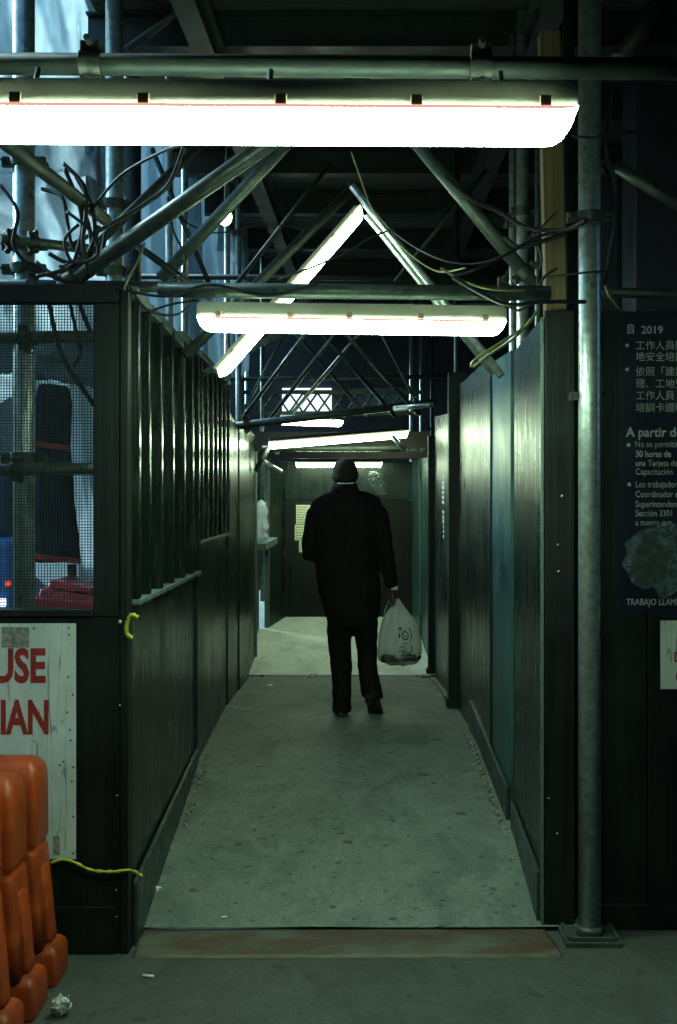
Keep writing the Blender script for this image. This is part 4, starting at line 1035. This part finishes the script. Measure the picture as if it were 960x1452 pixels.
# left hand in front of the chest
h2=B(474,775,.30); body.ell(h2,(.045,.042,.022),14,10)
for i in range(4):
    a=h2+Vector((.035,-.03+.02*i,.0)); body.tube([h2+Vector((.02,-.028+.019*i,0)),a+Vector((.022,0,.006)),a+Vector((.034,0,.024)),a+Vector((.018,0,.038))],[.0105,.0098,.009,.0075],10)
body.tube([h2+Vector((-.01,-.035,.008)),h2+Vector((.012,-.052,.028)),h2+Vector((.03,-.044,.044))],[.013,.011,.009],10)
body_o=remeshed('body',body,SK,.0062,man,2)
# eyes
mb=MB()
for s_ in (-1,1): mb.ell(B(489.5+s_*7,671,.088),(.012,.010,.011),12,8)
obj('eyes',mb,M['shirt'],man)
# hair cap, low receding, close cropped
mb=MB(); rings=[]
for (y_,w_,d_,dr) in ((650.4,2,.02,0),(651.2,7.3,.057,0),(653.4,11.3,.078,0),(657.4,14.8,.093,0),(662.4,16.7,.101,0),(666,17.3,.1035,.0),(672,17.45,.1025,0),(677,17.1,.098,2),(680,16.6,.093,4)):
    rr=oval(489.5,y_,w_,d_,-.002,28)
    if dr:
        rr=[p+Vector((0,0,-dr*S*max(0,-math.sin(2*math.pi*k/28)))) for k,p in enumerate(rr)]
    rings.append(rr)
mb.loft(rings,False); ho=obj('hair',mb,M['hair'],man); ho.modifiers.new('t','SOLIDIFY').thickness=.003
# shirt collar
mb=MB(); rings=[]
for (py,hw,hd,dy) in ((682.6,12.6,.086,-.013),(689,15,.086,-.013),(698,17,.084,-.012)): rings.append(oval(490,py,hw,hd,dy,28,.012))
mb.loft(rings,False); so=obj('shirt_collar',mb,M['shirt'],man); so.modifiers.new('t','SOLIDIFY').thickness=.003
mb=MB(); mb.loft([oval(557.5,831,6.8,.036,.014,18),oval(558.2,836.5,6.2,.033,.017,18)],False); so=obj('shirt_cuff',mb,M['shirt'],man); so.modifiers.new('t','SOLIDIFY').thickness=.003
# jacket
jk=MB()
jk.loft([oval(489.5,690.5,17,.088,-.014),oval(490,695,20,.092,-.012),oval(490,700,30,.098,-.008),oval(490.5,706,41,.104),oval(491,713,50,.110),oval(491,726,52,.120,0,24,0,.85),oval(491,760,48,.132,0,24,0,.85),oval(491.5,800,45,.125,0,24,0,.85),oval(495,830,44.5,.120,0,24,0,.85),oval(497.5,852,42.5,.124,0,24,0,.85),oval(499,872,38.5,.122,0,24,0,.85),oval(499.5,878,37,.119,0,24,0,.85)])
jk.tube([B(524,714,0),B(538,728,0),B(544,765,-.01),B(551,805,.0),B(555.5,833,.012)],[.058,.063,.060,.052,.043],18)
jk.tube([B(458,714,0),B(446,730,0),B(440.5,764,-.01),B(440,786,.01),B(448,789,.10),B(462,780,.22)],[.058,.061,.058,.056,.048,.042],18)
jk.tube([B(470,706,.0),B(450,720,0)],[.05,.058],14); jk.tube([B(512,704,.0),B(535,717,0)],[.05,.058],14)
remeshed('jacket',jk,M['suit'],.010,man,9,.008)
jo=MB(); jo.loft([oval(489.5,685.4,16.6,.087,-.016,28,.004),oval(489.5,691,18.6,.094,-.014,28,.008),oval(490,699,22,.10,-.012,28)],False)
o=obj('jacket_collar',jo,M['suit'],man); o.modifiers.new('t','SOLIDIFY').thickness=.008
tr=MB()
tr.loft([oval(497,862,38,.11),oval(498.5,880,36.5,.112),oval(499,888,34,.100)])
tr.loft([oval(481,878,18.5,.10),oval(481,900,17.6,.092,.01),oval(482.5,930,15.6,.080,.02),oval(484,955,14.6,.075,.0),oval(485,982,13.6,.072,-.02),oval(485.5,1003,14.2,.078,-.02),oval(485.5,1009,14,.076,-.02)])
tr.loft([oval(517,878,18.5,.10),oval(519,900,17,.092,.03),oval(521,930,14.6,.080,.055),oval(523,955,13.8,.075,.02),oval(526.5,975,14.8,.074,-.02),oval(528,988,15,.08,-.04)])
remeshed('trousers',tr,M['suit'],.010,man,4,.008)
def shoe(px,py,dy,pitch,yaw):
    c=B(px,py,dy); R=Matrix.Rotation(yaw,3,'Z')@Matrix.Rotation(pitch,3,'X'); mb=MB()
    def w(v): return c+R@Vector(v)
    rr=[]
    for (y,hw,h) in ((-.075,.022,.03),(-.068,.034,.06),(-.03,.040,.075),(.03,.040,.070),(.09,.046,.052),(.15,.047,.040),(.19,.036,.030),(.212,.015,.02)):
        rr.append([w((hw*math.cos(2*math.pi*k/16)+.0,y,max(h*math.sin(2*math.pi*k/16)*.5+h*.5,.0))) for k in range(16)])
    mb.loft(rr); o=obj('shoe',mb,M['shoe'],man)
    s_=MB(); rr=[]
    for z in (-.012,.004):
        rr.append([w((hw*sx,y,z-(.012 if (y<-.02 and z<0) else 0))) for y,hw,sx in ((-.078,.025,-1),(-.04,.042,-1),(.03,.040,-1),(.10,.049,-1),(.17,.046,-1),(.215,.014,-1),(.215,.014,1),(.17,.046,1),(.10,.049,1),(.03,.040,1),(-.04,.042,1),(-.078,.025,1))])
    s_.loft(rr,True,False); obj('sole',s_,M['shoe'],o)
shoe(485,1015,-.02,0,.08)
shoe(528,993,-.06,-.85,-.30)

# carried bag
t=thing('plastic_bag','white plastic shopping bag with green and red print held by the man','shopping bag',B(566,942,.02))
mb=MB(); rings=[]; n=56
prof=[(850.5,564,2,.012),(855,563.5,4.5,.018),(860,563,8,.026),(868,563.5,14,.036),(877,565.5,20,.05),(890,565,25,.068),(905,566,29,.085),(920,567,31,.098),(929,566,31.5,.10),(936,566,29.5,.092),(940,567,24,.075),(942.5,567,16,.05)]
for i,(py,cx,hw,hd) in enumerate(prof):
    k_=min(1,(py-851)/60); ring=[]; fa=.20*(1-k_)+.03
    for k in range(n):
        a=2*math.pi*k/n; f=1+fa*math.sin(a*9+.6*i*.3)+.04*mnoise.noise((math.cos(a)*3,math.sin(a)*3,py*.05))
        c=B(cx,py,.02); ring.append(c+Vector((hw*S*math.cos(a)*f,hd*math.sin(a)*f,.006*math.sin(a*5+i))))
    rings.append(ring)
mb.loft(rings); bo=obj('bag_body',mb,M['plastic_bag'],t)
mb=MB()
for (x0,dy) in ((548,.0),(556,.035)):
    pts=spline([B(x0-4,874,dy),B(x0-1,862,dy),B(556,851,dy*.5+.02),B(561,862,dy),B(568,874,dy)],5)
    for q in range(len(pts)-1): mb.bar(pts[q],pts[q+1],.004,.022,(0,1,0))
obj('handle',mb,M['plastic_bag'],t)
mb=lump(B(554,932,-.02),(.075,.072,.034),4,3,.3); q=lump(B(577,931,-.015),(.085,.074,.036),8,3,.3); mb.add(q.v,q.f,True); obj('contents',mb,M['food'],t)
# print on the bag: front (toward viewer) slightly proud of the plastic
def bag_surf(px,py):
    for (a,b_) in zip(prof,prof[1:]):
        if a[0]<=py<=b_[0]:
            k=(py-a[0])/(b_[0]-a[0]); cx=a[1]+(b_[1]-a[1])*k; hw=a[2]+(b_[2]-a[2])*k; hd=a[3]+(b_[3]-a[3])*k
            u=max(-.95,min(.95,(px-cx)/hw)); return B(px,py,.02-hd*math.sqrt(1-u*u)*1.07-.004)
    return B(px,py,-.08)
def stroke(mb,pts,r=.0042): 
    mb.tube(spline([bag_surf(*p) for p in pts],4),r,6)
mb=MB(); stroke(mb,[(566,896),(566,903)],.005); stroke(mb,[(578,897),(573,894),(570,899),(573,905),(578,903),(578,898)],.0045); stroke(mb,[(580,889),(583,900),(582,908)],.0035)
stroke(mb,[(566,917),(571,914),(574,918),(569,923),(577,922)],.003); stroke(mb,[(568,927),(576,926),(583,921),(583,913)],.0035); stroke(mb,[(572,931),(579,930)],.003)
stroke(mb,[(570,909),(575,911),(580,909)],.0025); stroke(mb,[(565,921),(571,920),(579,924)],.0022); stroke(mb,[(584,886),(587,891),(586,897)],.002); stroke(mb,[(574,899),(576,902)],.004)
obj('green_print',mb,M['bag_print_green'],t)
mb=MB(); mb.ell(bag_surf(567,890),(.013,.004,.013),12,8); obj('red_dot',mb,M['bag_print_red'],t)

# clear plastic hanging at far right corner of end wall
mb=MB(); 
mb.loft([[P(cx,py,10.75)+Vector((w*math.cos(2*math.pi*k/20)*(1+.2*math.sin(k*2.2)),.05*math.sin(2*math.pi*k/20),0)) for k in range(20)] for (cx,py,w) in ((528,668,.03),(533,674,.07),(536,684,.08),(539,694,.06),(541,702,.04))])
tag(obj('hanging_sack',mb,M['clear_dark']),'clear plastic sack hanging over the man\'s right shoulder on the end wall','sack')

# ---------------------------------------------------------------- camera, world, light
cam=bpy.data.cameras.new('camera'); co=bpy.data.objects.new('camera',cam); COL.objects.link(co)
co.location=(0,0,CAMZ); co.rotation_euler=(math.radians(90),0,0)
cam.sensor_fit='VERTICAL'; cam.sensor_height=36; cam.sensor_width=24; cam.lens=36*F/1452
cam.shift_x=-(CX-480)/1452; cam.shift_y=-(726-CY)/1452
cam.clip_end=2000; cam.clip_start=.05
sc.camera=co
w=bpy.data.worlds.new('World'); sc.world=w; w.use_nodes=True; nt=w.node_tree
bg=nt.nodes['Background']; sky=N(nt,'ShaderNodeTexSky'); sky.sky_type='NISHITA'; sky.sun_disc=False
sky.sun_elevation=math.radians(30); sky.sun_rotation=math.radians(-58)
nt.links.new(mixc(nt,1.0,sky.outputs[0],(.55,1.0,1.05),'MULTIPLY'),bg.inputs[0]); bg.inputs[1].default_value=.40
added_sun=bpy.data.lights.new('added_sun','SUN'); added_sun.energy=5.0; added_sun.angle=math.radians(12); added_sun.color=(.62,.93,1.0)  # cool lamp added to light the white sheeting from behind
so=bpy.data.objects.new('added_sun',added_sun); COL.objects.link(so); so.rotation_euler=Vector((-.85*.866,.53*.866,.5)).to_track_quat('Z','Y').to_euler(); so.location=(0,0,20)
sc.view_settings.view_transform='Standard'; sc.view_settings.look='None'; sc.view_settings.exposure=0; sc.view_settings.gamma=1; sc.view_settings.use_curve_mapping=False
cy=sc.cycles; cy.use_denoising=True; cy.max_bounces=6; cy.diffuse_bounces=3; cy.glossy_bounces=3; cy.transparent_max_bounces=8; cy.transmission_bounces=4
cy.sample_clamp_indirect=4.0; cy.caustics_reflective=False; cy.caustics_refractive=False
